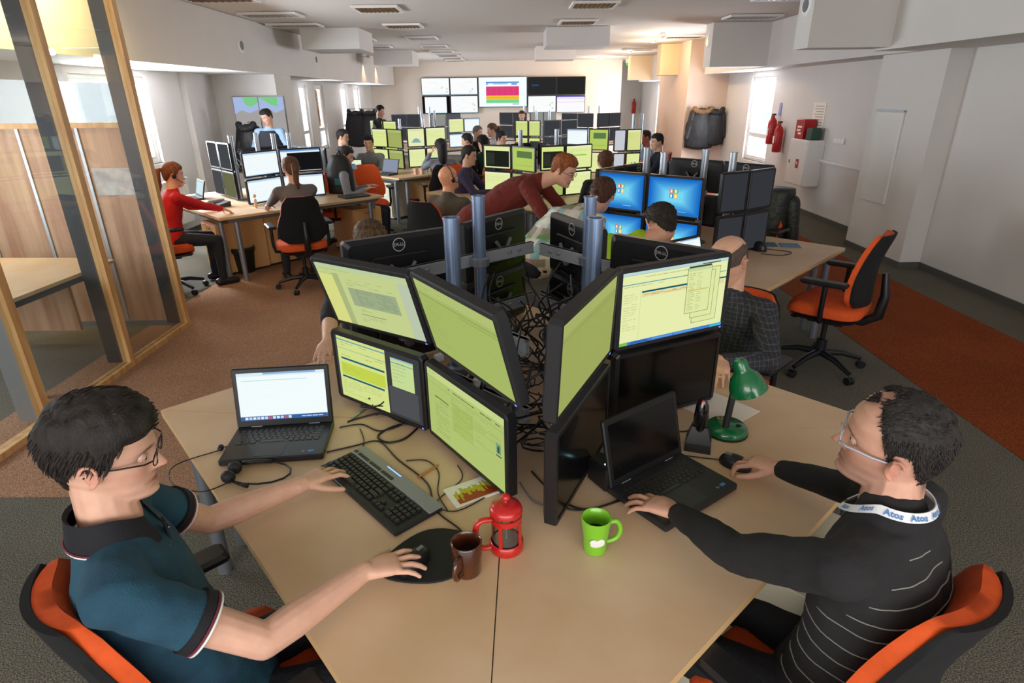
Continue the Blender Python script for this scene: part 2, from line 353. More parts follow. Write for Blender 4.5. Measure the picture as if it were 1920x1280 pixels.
# ------------------------------------------------------------------ video wall
VW = []
def tv(x0, x1, z0, z1, label, content):
    y = 21.9; t = thing('wall_display', label, 'screen', ((x0+x1)/2, y, (z0+z1)/2), 0, 'displays of the video wall'); w2 = (x1-x0)/2; h2 = (z1-z0)/2
    MB().bbox(-w2, w2, -.03, .07, -h2, h2, .006).build('display_casing', BLACK, t)
    m = MB(); mats = []
    def rect(u0, v0, u1, v1, c, lv=0):
        e = emi(c) if c else BLACK
        if e not in mats: mats.append(e)
        m.cur = mats.index(e); a = w2-.018; b = h2-.018
        X0 = -a+2*a*u0; X1 = -a+2*a*u1; Z0 = -b+2*b*v0; Z1 = -b+2*b*v1; Y = -.031-.0012*lv
        m.add([(X0, Y, Z0), (X1, Y, Z0), (X1, Y, Z1), (X0, Y, Z1)], [(0, 1, 2, 3)])
    content(rect); m.build('display_panel', mats, t)
def tv_white(seed):
    def f(r):
        R = random.Random(seed); r(0, 0, 1, 1, 'fbfdfd'); r(0, .0, 1, .04, 'cfe6ee', 1)
        for i in range(9):
            u = R.uniform(.05, .6); v = .15+i*.08; r(u, v, u+R.uniform(.1, .35), v+.012, 'dfe9ec', 1)
        for i in range(3): u = R.uniform(.7, .9); v = R.uniform(.1, .6); r(u, v, u+.06, v+.12, 'd3e4e2', 1)
    return f
def tv_big(r):
    r(0, 0, 1, 1, 'eefaff'); r(.02, .02, .98, .97, 'f6fdff', 1); r(.15, .80, .84, .85, '4d8fd0', 2); r(.15, .74, .2, .80, '9fc4e8', 2); r(.3, .76, .6, .79, '7fb0de', 2); r(.68, .74, .8, .79, '5b97d4', 2)
    r(.15, .38, .84, .69, 'e0417a', 2)
    for i in range(6): r(.15, .42+i*.045, .84, .424+i*.045, 'c22f66', 3)
    for i in range(5): r(.25+i*.12, .38, .253+i*.12, .69, 'ea6a95', 3)
    r(.15, .25, .84, .38, 'f3c23c', 2); r(.15, .30, .84, .315, 'e0992c', 3); r(.15, .12, .84, .25, '86d79a', 2); r(.15, .17, .84, .182, '5fbf80', 3); r(.7, .07, .84, .1, '8cb4dd', 2)
def tv_dark(r): r(0, 0, 1, 1, '2b2a2b'); r(.12, .50, .38, .58, '1f4f8a', 1)
def tv_dark2(r): r(0, 0, 1, 1, '272727')
def tv_narrow(r): r(0, 0, 1, 1, '101014'); r(.08, .0, .88, .97, 'f8fcff', 1); r(.08, 0, .88, .05, 'd3ecf5', 2)
def tv_pink(r): r(0, 0, 1, 1, 'fbfbff'); r(.02, .62, .98, .64, 'f0a6a8', 1); r(.02, .8, .98, .86, 'ecdff0', 1); r(.0, .93, 1, 1, '6f62c8', 1)
tv(-2.97, -2.01, 1.95, 2.5, 'upper white display at the far left of the video wall', tv_white(1))
tv(-2.0, -1.06, 1.95, 2.5, 'upper white display just left of the large coloured screen', tv_white(2))
tv(-2.97, -2.01, 1.37, 1.93, 'lower white display with black side bars at the far left', tv_narrow)
tv(-2.0, -1.06, 1.37, 1.93, 'lower white display just left of the large coloured screen', tv_white(3))
tv(-1.04, .62, 1.55, 2.51, 'large central display with pink, yellow and green bands', tv_big)
tv(.64, 1.61, 1.92, 2.49, 'dark upper display with a small blue caption', tv_dark)
tv(1.62, 2.6, 1.92, 2.49, 'dark blank upper display at the right end', tv_dark2)
tv(.64, 1.61, 1.35, 1.9, 'lower white display right of the large screen', tv_white(4))
tv(1.62, 2.6, 1.35, 1.9, 'lower white display with pink line at the right end', tv_pink)

# ------------------------------------------------------------------ glass meeting room on the left
X = -2.96; DG = mat('graphite_paint', '3b3a3c', .45)
pr = thing('glass_partition', 'pine framed floor to ceiling glass partition on the left with graphite uprights', 'glass partition', (X, 4.2, 0))
pz = 2.99
for y in (3.3, 4.19, 5.05, 2.3, 1.3):
    MB().box(-.03, .03, y-4.2-.028, y-4.2+.028, .04, pz).build('post', WOODF, pr)
    MB().box(-.15, -.031, y-4.2-.024, y-4.2+.024, .04, pz).build('upright', DG if y > 3.4 else SILVER2, pr)
MB().box(-.04, .035, -3.0, .88, 0, .045).build('bottom_rail', WOODF, pr)
for a, b in ((1.33, 2.27), (2.33, 3.27), (3.33, 4.16), (4.22, 5.02)):
    MB().box(-.008, .004, a-4.2, b-4.2, .045, pz).build('pane', glass('partition_glass', (.93, .96, .95, 1)), pr)
# rear wooden wall of the glass room, with clear panes above
wr = thing('wooden_partition', 'pale pine panelled low wall at the back of the glass room', 'partition', (-4, 5.1, 0))
for i in range(4):
    x0 = -.93+i*.48; MB().box(x0+.004, x0+.472, -.02, .03, .05, 1.7).build('panel', WOODW, wr)
    if i: MB().box(x0-.012, x0+.012, -.03, .03, .05, 1.7).build('joint_strip', SILVER2, wr)
MB().box(-.95, 1.0, -.03, .035, 0, .05).build('plinth', GREYP, wr); MB().box(-.95, 1.0, -.03, .035, 1.7, 1.74).build('top_rail', WOODF, wr)
MB().box(-.93, .99, -.004, .004, 1.74, 2.28).build('glazing', glass('partition_glass'), wr)
spot('meeting_room_lamp', (-3.35, 4.75, 2.93), (-3.9, 5.0, 2.62), 62, (1, .74, .28), 140)
spot('meeting_room_lamp', (-3.35, 5.6, 2.93), (-3.9, 5.7, 2.62), 34, (1, .74, .28), 120)
# notice sheet and shelf shapes on the wooden wall
tag(MB().box(-.17, .17, -.004, 0, -.11, .11).build('wall_sheet', mat('grey_print', 'cfc8c2', .6, 0, 0, 0, .3, 9, 'a9a09b'), None, (-3.28, 5.075, 1.28)), 'pale printed sheet on the pine wall behind the glass', 'poster')
# table inside
tb = thing('meeting_table', 'pale birch table with silver legs inside the glass room', 'table', (-3.66, 4.25, 0))
MB().prism([(.47, -.72), (.52, .35), (.18, .42), (-.72, .46), (-.72, -.25), (-.2, -.72)], .715, .74).build('tabletop', WOODT, tb)
MB().prism([(.43, -.68), (.48, .31), (.42, .31), (.37, -.64)], .66, .714).build('apron', GREYP, tb)
MB().prism([(.4, .3), (-.68, .4), (-.68, .36), (.4, .26)], .66, .714).build('apron', GREYP, tb)
for (x, y) in ((.38, -.6), (.42, .3), (-.6, .36), (-.6, -.3)): MB().lathe([(.0, 0), (.03, 0), (.03, .66), (.0, .66)], 14, (x, y, 0)).build('leg', SILVER, tb, smooth=40)
MB().box(-.6, .2, .2, .23, .2, .6).build('modesty_panel', WOODW, tb)

# ------------------------------------------------------------------ right wall fittings
hc = thing('fire_hose_cabinet', 'white fire hose cabinet with red pictogram hung on the right wall', 'cabinet', (4.83, 10.1, .84))
MB().bbox(-.13, .14, -.32, .32, -.35, .36, .008).build('cabinet_body', WHITE, hc)
MB().box(-.142, -.13, -.3, .3, -.33, .34).build('door', mat('white_enamel', 'eceae8', .35), hc)
sg = MB().box(-.146, -.143, -.12, -.02, -.08, .06).build('hose_sign', RED, hc); MB().lathe([(0, 0), (.025, 0)], 12).build('sign_disc', WHITE, sg).location = (-.148, -.07, 0)
sg.children[0].rotation_euler = (0, -pi/2, 0)
MB().box(-.15, -.142, .2, .23, -.02, .03).build('lock', GREYP, hc)
fb = thing('first_aid_box', 'red box with pale markings on top of the hose cabinet', 'box', (4.83, 10.24, 1.2)); MB().bbox(-.1, .1, -.14, .14, 0, .3, .01).build('box_body', RED, fb)
m = MB()
for q in ((-.09, .06, .17, .2), (-.05, .08, .12, .15), (-.08, .02, .07, .1)): m.box(-.103, -.1, *q[:2], *q[2:])
m.build('box_marks', PAPER, fb)
tag(MB().bbox(-.08, .08, -.09, .09, 0, .18, .01).build('green_box', mat('dark_green_box', '2c4a42', .5), None, (4.83, 9.93, 1.2)), 'small dark green box beside the red box on the hose cabinet', 'box')
nt_ = thing('wall_notice', 'white evacuation notice on the wall above the hose cabinet', 'notice', (4.962, 10.15, 1.55)); MB().box(-.004, .008, -.2, .2, -.2, .2).build('notice_sheet', PAPER, nt_)
m = MB()
for i in range(8): m.box(-.0055, -.004, -.16, .16-random.random()*.12, .14-i*.04, .15-i*.04)
m.build('notice_print', mat('grey_ink', '8a8684', .7), nt_)
tag(MB().box(-.004, .004, -.05, .05, -.11, .11).build('blue_notice', mat('blue_print', '6f9fd8', .6, 0, 0, 0, .5, 20, 'b48ccf'), None, (4.96, 11.62, 1.62)), 'small blue and violet notice on the wall near the extinguishers', 'notice')
def extinguisher(loc, label, s=1):
    t = thing('fire_extinguisher', label, 'fire extinguisher', loc, 0, 'fire extinguishers')
    MB().lathe([(0, 0), (.07*s, 0), (.078*s, .02), (.078*s, .36*s), (.06*s, .42*s), (.025*s, .46*s), (.02*s, .5*s), (0, .5*s)], 20).build('cylinder', RED, t, smooth=50)
    MB().box(-.02, .02, -.06*s, .05*s, .5*s, .53*s).build('valve_handle', BLACK, t)
    MB().tube([(0, .05*s, .5*s), (0, .1*s, .44*s), (0, .1*s, .2*s), (0, .09*s, .08*s)], .012*s, 6).build('hose', BLACK, t)
    MB().box(-.08*s, -.076*s, -.03*s, .03*s, .15*s, .28*s).build('data_label', PAPER, t)
extinguisher((4.86, 11.62, 1.02), 'higher left red extinguisher of the pair on the right wall')
extinguisher((4.86, 11.3, .9), 'lower right red extinguisher of the pair on the right wall')
extinguisher((4.86, 17.9, 1.15), 'red extinguisher on the far side of the warm pillar', 1.2)
extinguisher((4.72, 24.1, 1.25), 'small red extinguisher in the far right alcove', .95)
pb = thing('wall_panel', 'tall narrow glossy white panel mounted on the right pillar', 'panel', (4.49, 7.46, 1.16)); MB().bbox(-.02, .01, -.28, .25, -.52, .52, .006).build('panel_board', mat('gloss_white', 'dedbd8', .25, coat=.5), pb)
MB().box(-.026, -.015, -.29, .26, .52, .54).build('panel_edge', SILVER, pb)
cd = thing('cable_trunking', 'white horizontal cable trunking on the recessed right wall', 'trunking', (4.95, 9.1, .9)); MB().box(-.03, .02, -1.2, .75, -.02, .02).build('channel', WHITE, cd)
so = thing('wall_sockets', 'row of white wall sockets above the trunking', 'socket', (4.955, 9.36, 1.22))
for i in range(3): MB().bbox(-.014, .01, -.15+i*.1, -.06+i*.1, -.04, .04, .004).build('socket', WHITE, so)
ex = thing('exit_sign', 'green lit exit sign on the ceiling at the far right', 'sign', (3.95, 20.9, 2.86)); MB().box(-.2, .2, -.03, .03, -.02, .1).build('sign_case', WHITE, ex); MB().box(-.19, .19, -.034, -.03, -.1, -.02).build('sign_panel', emi('5cd84a', 1.2), ex)
# coats
def coat(x, y, z, label, base, fur=None, side=0, w=.2, h=.75):
    t = thing('hanging_coat', label, 'coat', (x, y, z), side)
    m = MB(); R = []; n = 30
    for k in range(12):
        v = k/11; ww = w*(.55+.75*min(1, v*2.4)-.12*max(0, v-.75)); d = .09+.05*sin(v*3); zz = -h*v
        R.append([(ww*cos(2*pi*i/n)*(1+.07*sin(i*2.4+v*6)), -.08+d*sin(2*pi*i/n)*(1+.18*sin(i*3.1+v*4)), zz+(.05*cos(2*pi*i/n)**2*(-1 if k < 2 else 1))) for i in range(n)])
    m.rings(R); m.build('coat_body', base, t, smooth=True)
    for s in (-1, 1): MB().cap((s*w*.8, -.08, -.1), (s*w*1.25, -.13, -h*.72), .075, .06).build('sleeve', base, t, smooth=True)
    m = MB()
    for i in range(9):
        a = pi*i/8; m.ell((w*.75*cos(a), -.14-.05*sin(a), -.01-.07*sin(a)), (.06, 0, 0), (0, .05, 0), (0, 0, .055), 10, 7)
    m.build('collar', fur or base, t, smooth=True)
    MB().tube([(0, .02, .02), (0, -.02, .03), (0, -.05, .01)], .008, 6).build('hook', SILVER, t)
FUR = mat('fawn_fur', '8a6a48', .95, bump=.6, bscale=120); CBK = mat('black_nylon', '26262a', .55, bump=.3, bscale=14); CGR = mat('charcoal_wool', '343338', .9, bump=.2, bscale=12)
coat(4.40, 14.56, 1.60, 'black coat with fawn fur collar hanging on the warm pillar wall', CBK, FUR, h=.9, w=.25)
coat(4.70, 14.56, 1.58, 'dark jacket hanging right of the fur collared coat', CBK, h=.8, w=.2)
coat(-4.2, 17.5, 1.58, 'left grey coat of the bundle on the far left rack', CGR, h=.95, w=.24)
coat(-3.85, 17.5, 1.58, 'right charcoal coat of the bundle on the far left rack', CBK, h=.95, w=.24)
rk = thing('coat_rack', 'thin metal coat rack at the far left wall', 'coat rack', (-4.02, 17.62, 0)); MB().tube([(-.5, 0, 1.62), (.5, 0, 1.62)], .012, 6).build('rail', SILVER, rk)
for s in (-.45, .45): MB().tube([(s, 0, 0), (s, 0, 1.62)], .014, 6).build('post', SILVER, rk); MB().box(s-.02, s+.02, -.2, .2, 0, .02).build('foot', SILVER, rk)
coat(-4.42, 10.74, 1.52, 'black coat hanging beside the vested man', CBK, h=.6, w=.16)
# pictures on the left wall: a two-part display showing a coloured map
pc = thing('wall_map_display', 'two panel display with blue and green map on the grey left wall', 'display', (-4.2, 10.78, 1.65)); MB().box(-.44, .42, -.03, .02, -.3, .3).build('display_casing', GREYP, pc)
m = MB(); mm = [emi('a9bde6', .95), emi('7fd08a', .95), emi('cfcac8', .6)]
for s in (0, 1):
    x0 = -.43+s*.43; x1 = x0+.41; m.cur = 2; m.box(x0, x1, -.034, -.03, -.29, .29); m.cur = 0; pts = [(x0, .02), (x0+.12, .08+.04*s), (x0+.25, .03), (x1, .09), (x1, .28), (x0, .28)]
    m.add([(p[0], -.036, p[1]) for p in pts], [tuple(range(6))]); m.cur = 1
    g = [(x0+(.16 if s == 0 else 0), .28), (x0+.2, .16), (x0+.3, .13), (x0+.41-(.1 if s else 0), .2), (x0+.41-(.1 if s else 0), .28)]; m.add([(p[0], -.038, p[1]) for p in g], [tuple(range(5))])
m.build('display_panel', mm, pc)
# ------------------------------------------------------------------ screen contents (flat emissive print)
GREEN1, GREEN2 = 'cfdc86', 'a9bd5e'
def lines(r, R, u0, u1, v0, v1, n, col, lv=2, th_=.006, minl=.3):
    for i in range(n):
        v = v1-(v1-v0)*(i+.5)/n; u = u0
        while u < u1-.02:
            L = R.uniform(.02, .07); e = min(u+L, u1)
            if R.random() < .85: r(u, v-th_/2, e, v+th_/2, col, lv)
            u = e+.008
            if R.random() < .08: break
def c_doc(seed, base='c3cf8c', side='b4c870'):
    def f(r):
        R = random.Random(seed); r(0, 0, 1, 1, base); r(0, .93, 1, 1, 'b9cda0', 1); lines(r, R, .03, .9, .9, .93, 1, '8ea07a'); lines(r, R, .05, .5, .82, .9, 2, 'a3b178')
        r(0, 0, .17, .82, 'd6da84', 1); r(.17, 0, .24, .86, 'aab67c', 1); r(.88, 0, 1, .9, 'b9c6ac', 1)
        lines(r, R, .32, .7, .77, .8, 1, '94a468'); lines(r, R, .3, .8, .69, .76, 2, '8d9d66'); r(.3, .36, .82, .66, '9cab86', 1)
        lines(r, R, .38, .56, .38, .65, 9, '74836a', 3); lines(r, R, .6, .8, .38, .65, 9, '74836a', 3); lines(r, R, .36, .5, .28, .33, 2, '93a36a')
        r(.34, .22, .62, .232, '7a8a5c', 2); lines(r, R, .34, .6, .1, .2, 4, '93a36a')
        r(.0, .985, .03, 1, '3f63c8', 2)
    return f
def c_text(seed, base='a6b766', tl='b0bf74'):
    def f(r):
        R = random.Random(seed); r(0, 0, 1, 1, base); r(0, .86, 1, 1, tl, 1); r(0, .80, 1, .815, '8c9f58', 1); r(.55, .76, 1, .77, '8c9f58', 1)
        lines(r, R, .04, .5, .88, .96, 3, '96a85c'); lines(r, R, .04, .28, .1, .76, 26, '9ba95c', 2, .006); lines(r, R, .34, .95, .3, .76, 14, 'a0b45c', 2, .005); r(.3, 0, .303, .8, '9bad5c', 1)
    return f
def c_mail(seed, base='b0c272'):
    def f(r):
        R = random.Random(seed); r(0, 0, 1, 1, base); r(0, .9, 1, 1, 'c4d48a', 1); lines(r, R, .03, .7, .93, .97, 1, '7f9050'); lines(r, R, .3, .97, .84, .88, 1, '5c6b3c', 2, .014)
        r(0, .8, 1, .805, '8c9f58', 1); r(.1, .62, .3, .64, '6c7d44', 2); lines(r, R, .1, .3, .08, .62, 24, '8a9b54'); lines(r, R, .34, .96, .3, .78, 18, '8ea054'); r(.36, .3, .62, .72, 'a8bc66', 1)
        r(.9, .48, .955, .62, '7ea07c', 2); r(.915, .49, .94, .58, '3c5442', 3); r(.9, .44, .96, .46, '4a5a3a', 3)
    return f
def c_web(r):
    R = random.Random(5); r(0, 0, 1, 1, '3d3e40'); r(.03, 0, .62, .99, 'd3e08c', 1); r(.03, .93, .62, .95, '6f9fb0', 2); r(.03, .80, .62, .81, '9ab7a0', 2)
    lines(r, R, .08, .5, .84, .92, 2, '9a8a6a', 3); lines(r, R, .38, .6, .72, .82, 3, '8a7f60', 3); r(.07, .63, .60, .66, '1d5a6c', 3); r(.06, .38, .60, .58, 'c2d24e', 2); r(.06, .33, .58, .36, '1d5a6c', 3)
    lines(r, R, .07, .3, .42, .55, 5, 'a9b650', 3); lines(r, R, .06, .55, .06, .3, 7, 'a2af74', 3); lines(r, R, .08, .3, .68, .72, 1, '8a7f60', 3)
    r(.68, .47, .93, .92, 'c5da94', 2); r(.68, .84, .93, .85, '4f8fa8', 3); lines(r, R, .7, .85, .55, .88, 6, '8aa06c', 3); r(.64, .04, .96, .46, '4e5054', 1); r(.68, .9, .93, .92, '8fb8c8', 3)
def c_web2(r):
    R = random.Random(6); B = 'e6edae'; r(0, 0, 1, 1, B); r(0, .955, 1, 1, 'bcd9d8', 1); r(0, .955, 1, .96, '88b0b8', 2); lines(r, R, .2, .62, .9, .93, 1, '8f8f66'); r(0, .83, .66, .842, '4f9ba8', 2); r(.18, .70, .66, .725, '14566a', 3)
    lines(r, R, .02, .4, .79, .82, 1, '8f9c74'); lines(r, R, .02, .14, .2, .75, 16, 'b0b984'); r(.18, .64, .66, .69, 'e3d9a0', 2); lines(r, R, .2, .62, .655, .68, 2, 'b08a5c', 3); r(.17, .05, .172, .74, 'b4c084', 2)
    r(.86, .80, 1, .81, '4f9ba8', 2); r(.87, .705, 1, .725, '14566a', 3); r(.88, .63, .98, .69, 'e3d9a0', 2)
    def win(u0, v0, u1, v1, lv):
        r(u0, v0, u1, v1, '5a6448', lv); r(u0+.004, v0+.006, u1-.004, v1-.006, 'dfe8a4', lv+1)
    win(.68, .12, .93, .9, 4); win(.66, .2, .88, .86, 6); win(.6, .28, .84, .93, 8); r(.604, .88, .836, .924, 'c4d8a0', 10); r(.61, .93, .83, .95, '3c4236', 8); r(.74, .955, .92, .97, '3c4236', 8)
    lines(r, R, .62, .68, .32, .86, 20, '9aa573', 10); lines(r, R, .7, .75, .32, .86, 20, 'aab37c', 10); r(.61, .60, .82, .615, 'cdbf6c', 10)
    r(0, 0, 1, .045, '3f7fd2', 12); r(0, 0, .07, .045, '7fc04a', 13); r(.1, .01, .26, .035, '2f63b8', 13); r(.3, .01, .5, .035, '5c9ae6', 13); r(.52, .01, .7, .035, '5c9ae6', 13); r(.88, 0, 1, .045, '45b4e0', 13)
def c_off(r): r(0, 0, 1, 1, None)
def c_grey(seed, col='3a3b3e'):
    def f(r): r(0, 0, 1, 1, col)
    return f
def c_pale(seed, base='e2eba6', ink='b9c77c', bar=None):
    def f(r):
        R = random.Random(seed); r(0, 0, 1, 1, base); r(0, .92, 1, 1, 'e9efc4', 1); lines(r, R, .06, .8, .5, .85, 6, ink, 2, .01)
        if bar: r(*bar[:4], bar[4], 2)
        if R.random() < .5: r(.05, .3, .95, .31, ink, 2)
    return f
def c_term(base='e2eba6', dark='1e211c', inset=.06):
    def f(r): r(0, 0, 1, 1, base); r(inset, .06, 1-inset*.6, .8, dark, 1); r(inset+.03, .15, .4, .7, '2e342a', 2)
    return f
def c_white(seed, base='f2fafc'):
    def f(r):
        R = random.Random(seed); r(0, 0, 1, 1, base); r(0, .92, 1, 1, 'b9d4ee', 1); lines(r, R, .08, .7, .2, .85, 6, 'd6e4ea', 2, .01); r(0, 0, 1, .03, '8fb4e0', 1)
    return f
def c_whiteterm(r): r(0, 0, 1, 1, 'eef7fb'); r(0, .93, 1, 1, '6c9ad6', 1); r(.16, .02, 1, .86, '151518', 1); r(.03, .9, .5, .93, 'cfe0ea', 2)
def c_status(r): r(0, 0, 1, 1, 'dfe8a0'); r(.36, .4, .46, .56, '4fb04a', 1); r(.62, .4, .72, .56, '3c3a6a', 1); r(.3, .3, .8, .32, 'aab86c', 1)
def c_chart(r):
    r(0, 0, 1, 1, 'e6ecb4'); r(.1, .9, .9, .93, 'c4cf8c', 1); r(.22, .2, .78, .3, '8fb0a4', 1); r(.3, .3, .7, .4, '7fa8b0', 2); r(.4, .4, .6, .45, '7fa8b0', 2)
def c_green2(r): r(0, 0, 1, 1, 'b5cb64'); r(.2, .55, .9, .85, '5c7a4a', 1); r(.1, .2, .9, .22, '98ad54', 1)
def c_blue(r):
    # desktop wallpaper: blue bands brightening towards the middle, with the four-coloured flag
    n = 9
    for i in range(n):
        a = .045*i; cc = (int(24+i*12), int(104+i*14), int(196+i*6)); r(a*.9, a, 1-a*.9, 1-a, '%02x%02x%02x' % cc, i)
    F = [('d9542a', 0, .09, .08), ('6fb83a', .085, .09, .08), ('2f80d8', 0, 0, .08), ('f0c02a', .085, 0, .08)]
    for c, du, dv, s in F: r(.42+du, .46+dv*1.5, .42+du+.075, .46+dv*1.5+.12, c, 12); r(.435+du, .475+dv*1.5, .42+du+.05, .46+dv*1.5+.1, 'f4f2d8', 13)
    r(.55, .1, .75, .112, '9fdcf0', 11); r(.0, 0, 1, .05, '2c6fb4', 12)
SCR = {}
def screen_mesh(key, content, w2, h2, dy=.0006):
    k = (key, round(w2, 3), round(h2, 3))
    if k in SCR: return SCR[k]
    m = MB(); mats = []
    def rect(u0, v0, u1, v1, c, lv=0):
        e = emi(c) if c else GLOSSB
        if e not in mats: mats.append(e)
        m.cur = mats.index(e); X0 = -w2+2*w2*u0; X1 = -w2+2*w2*u1; Z0 = -h2+2*h2*v0; Z1 = -h2+2*h2*v1; Y = -dy*.4*lv
        m.add([(X0, Y, Z0), (X1, Y, Z0), (X1, Y, Z1), (X0, Y, Z1)], [(0, 1, 2, 3)])
    content(rect)
    me = bpy.data.meshes.new('screen'); me.from_pydata(m.v, [], m.f)
    for x in mats: me.materials.append(x)
    me.polygons.foreach_set('material_index', m.mi); me.update(); SCR[k] = me; return me
GLOSSB = mat('gloss_black_glass', '0b0b0d', .16, spec=.4)
LOGO_T = text_mesh('D', 1, .02), text_mesh('LL', 1, .02), text_mesh('E', 1, .02)
RINGM = mat('logo_silver', 'c9c9cc', .4, .2)
def logo_mb(s=.03):
    """ring emblem with DELL (tilted E), in the local XZ plane facing +Y"""
    m = MB(); n = 40; R = []
    m.add([(r*cos(2*pi*k/n), .0008, r*sin(2*pi*k/n)) for r in (s*.88, s) for k in range(n)], [(k, (k+1) % n, n+(k+1) % n, n+k) for k in range(n)])
    def put(t, cx, cz, sz, rot=0):
        vs_, fs = t; m.add([(-(cx+(x*cos(rot)-y*sin(rot))*sz), .0008, cz+(x*sin(rot)+y*cos(rot))*sz) for x, y, z in vs_], [tuple(reversed(f)) for f in fs])
    put(LOGO_T[0], -s*.56, 0, s*.62); put(LOGO_T[2], -s*.12, 0, s*.6, rad(38)); put(LOGO_T[1], s*.5, 0, s*.62)
    return m
LOGOME = None
BACKM = mat('monitor_back_black', '16161a', .35, 0, 0, 0)
PARTC = {}
def cached(key, fn, m, smooth=False):
    if key not in PARTC:
        o = fn().build(key[0], m, None, smooth=smooth); PARTC[key] = o.data; bpy.data.objects.remove(o)
    return PARTC[key]
def monitor(x, y, z, yaw, tilt, w, h, label, content, ckey, group, detail=1, back=False, silver_edge=False, led=True):
    """x,y,z = centre of the front face, yaw = direction the screen faces; local -Y is the screen side"""
    t = thing('monitor', label, 'monitor', (x, y, z), yaw+pi/2, group); t.rotation_euler = (-tilt, 0, yaw+pi/2)
    w2, h2 = w/2, h/2; k = (round(w, 3), round(h, 3)); bz = .017; d = .045 if detail else .035
    t.rotation_euler = (Matrix.Rotation(yaw+pi/2, 4, 'Z') @ Matrix.Rotation(-tilt, 4, 'X')).to_euler()
    def casing():
        m = MB(); c = .012; R = []
        for yy, ins in ((0, .004), (.004, 0), (d*.75, 0), (d, .02)):
            a, b = w2-ins, h2-ins; R.append([(a-c, yy, -b), (a, yy, -b+c), (a, yy, b-c), (a-c, yy, b), (-a+c, yy, b), (-a, yy, b-c), (-a, yy, -b+c), (-a+c, yy, -b)])
        n = 8; vs_ = [p for r in R for p in r]; fs = []
        for j in range(len(R)-1):
            for i in range(n): a = j*n+i; b = j*n+(i+1) % n; fs.append((a, a+n, b+n, b))
        fs.append(tuple(range(3*n, 4*n))[::-1])
        # front bezel ring around a slightly sunk screen
        s0 = len(vs_); a, b = w2-bz, h2-bz
        vs_ += [(a, 0, -b), (a, 0, b), (-a, 0, b), (-a, 0, -b), (a, .003, -b), (a, .003, b), (-a, .003, b), (-a, .003, -b)]
        I = s0
        fs += [(0, 1, I), (1, 2, I+1, I), (2, 3, I+1), (3, 4, I+2, I+1), (4, 5, I+2), (5, 6, I+3, I+2), (6, 7, I+3), (7, 0, I, I+3)]
        fs += [(I, I+1, I+5, I+4), (I+1, I+2, I+6, I+5), (I+2, I+3, I+7, I+6), (I+3, I, I+4, I+7)]
        m.add(vs_, fs); return m
    inst('casing', cached(('casing',)+k+(detail,), casing, BLACK if not silver_edge else BLACKM), t)
    sc = inst('screen', screen_mesh(ckey, content, w2-bz, h2-bz), t); sc.location = (0, .0025, 0)
    if back or detail: inst('back_cover', cached(('back_cover',)+k, lambda: MB().bbox(-w2*.55, w2*.55, d-.002, d+.018, -h2*.62, h2*.45, .006), BACKM), t)
    if back:
        inst('mount_bracket', cached(('mount_bracket',), lambda: MB().tube([(-.06, d+.03, .03), (0, d+.035, -.04), (.06, d+.03, .03)], .009, 6).ell((0, d+.03, -.04), (.03, 0, 0), (0, .018, 0), (0, 0, .03), 10, 6), GREYP), t)
        lg = inst('logo_emblem', cached(('logo_emblem',), lambda: logo_mb(.03), RINGM), t); lg.location = (0, d+.001, h2*.72)
    elif detail and led:
        l = inst('power_light', cached(('power_light',), lambda: MB().box(-.004, .004, -.001, 0, -.0022, .0022), emi('5a6cff', 2.5)), t); l.location = (w2-.02, -.0005, -h2+.009)
    return t

# ------------------------------------------------------------------ desks
def tri_desk(corner_c, corner_a, corner_b, label, group, legs=True, z=.74, cut=.0):
    cx, cy = corner_c; t = thing('desk', label, 'desk', (cx, cy, 0), 0, group)
    A = V((corner_a[0]-cx, corner_a[1]-cy)); B = V((corner_b[0]-cx, corner_b[1]-cy)); g = .0015
    ctr = (A+B)/3
    def shrink(p): d = (ctr-p); return p+d.normalized()*g*2
    pts = [shrink(V((0, 0))), shrink(A), shrink(B)]
    if (A.x*B.y-A.y*B.x) < 0: pts = [pts[0], pts[2], pts[1]]
    MB().prism([(p.x, p.y) for p in pts], z-.002, z).build('tabletop', WOODT, t)
    MB().prism([(p.x, p.y) for p in pts], z-.027, z-.002).build('board', WOODE, t)
    inn = [ctr+(p-ctr)*.9 for p in pts]
    m = MB(); 
    for i in (0, 1, 2):
        p, q = inn[i], inn[(i+1) % 3]; m.tube([(p.x, p.y, z-.05), (q.x, q.y, z-.05)], .018, 4)
    m.build('frame', GREYP, t)
    if legs:
        for i, p in enumerate(inn):
            q = ctr+(pts[i]-ctr)*.82; MB().lathe([(0, 0), (.028, 0), (.028, z-.03), (0, z-.03)], 14, (q.x, q.y, 0)).build('leg', SILVER, t, smooth=40)
    return t
NEARTOP = None
def pedestal(x, y, rz, label, group='under-desk pedestals', col=None, h=.6, doors=3):
    t = thing('pedestal_cabinet', label, 'cabinet', (x, y, 0), rz, group)
    MB().bbox(-.21, .21, -.27, .27, .03, h, .003).build('cabinet_body', col or WOODC, t); MB().box(-.2, .2, -.26, .26, 0, .03).build('plinth', BLACKM, t)
    zz = h-.02
    for i in range(doors):
        hh = (h-.07)/doors; d = MB().bbox(-.2, .2, -.288, -.27, zz-hh+.005, zz, .002).build('drawer', col or WOODC, t); MB().box(-.05, .05, -.3, -.288, zz-.04, zz-.03).build('drawer_pull', GREYP, d); zz -= hh
    return t
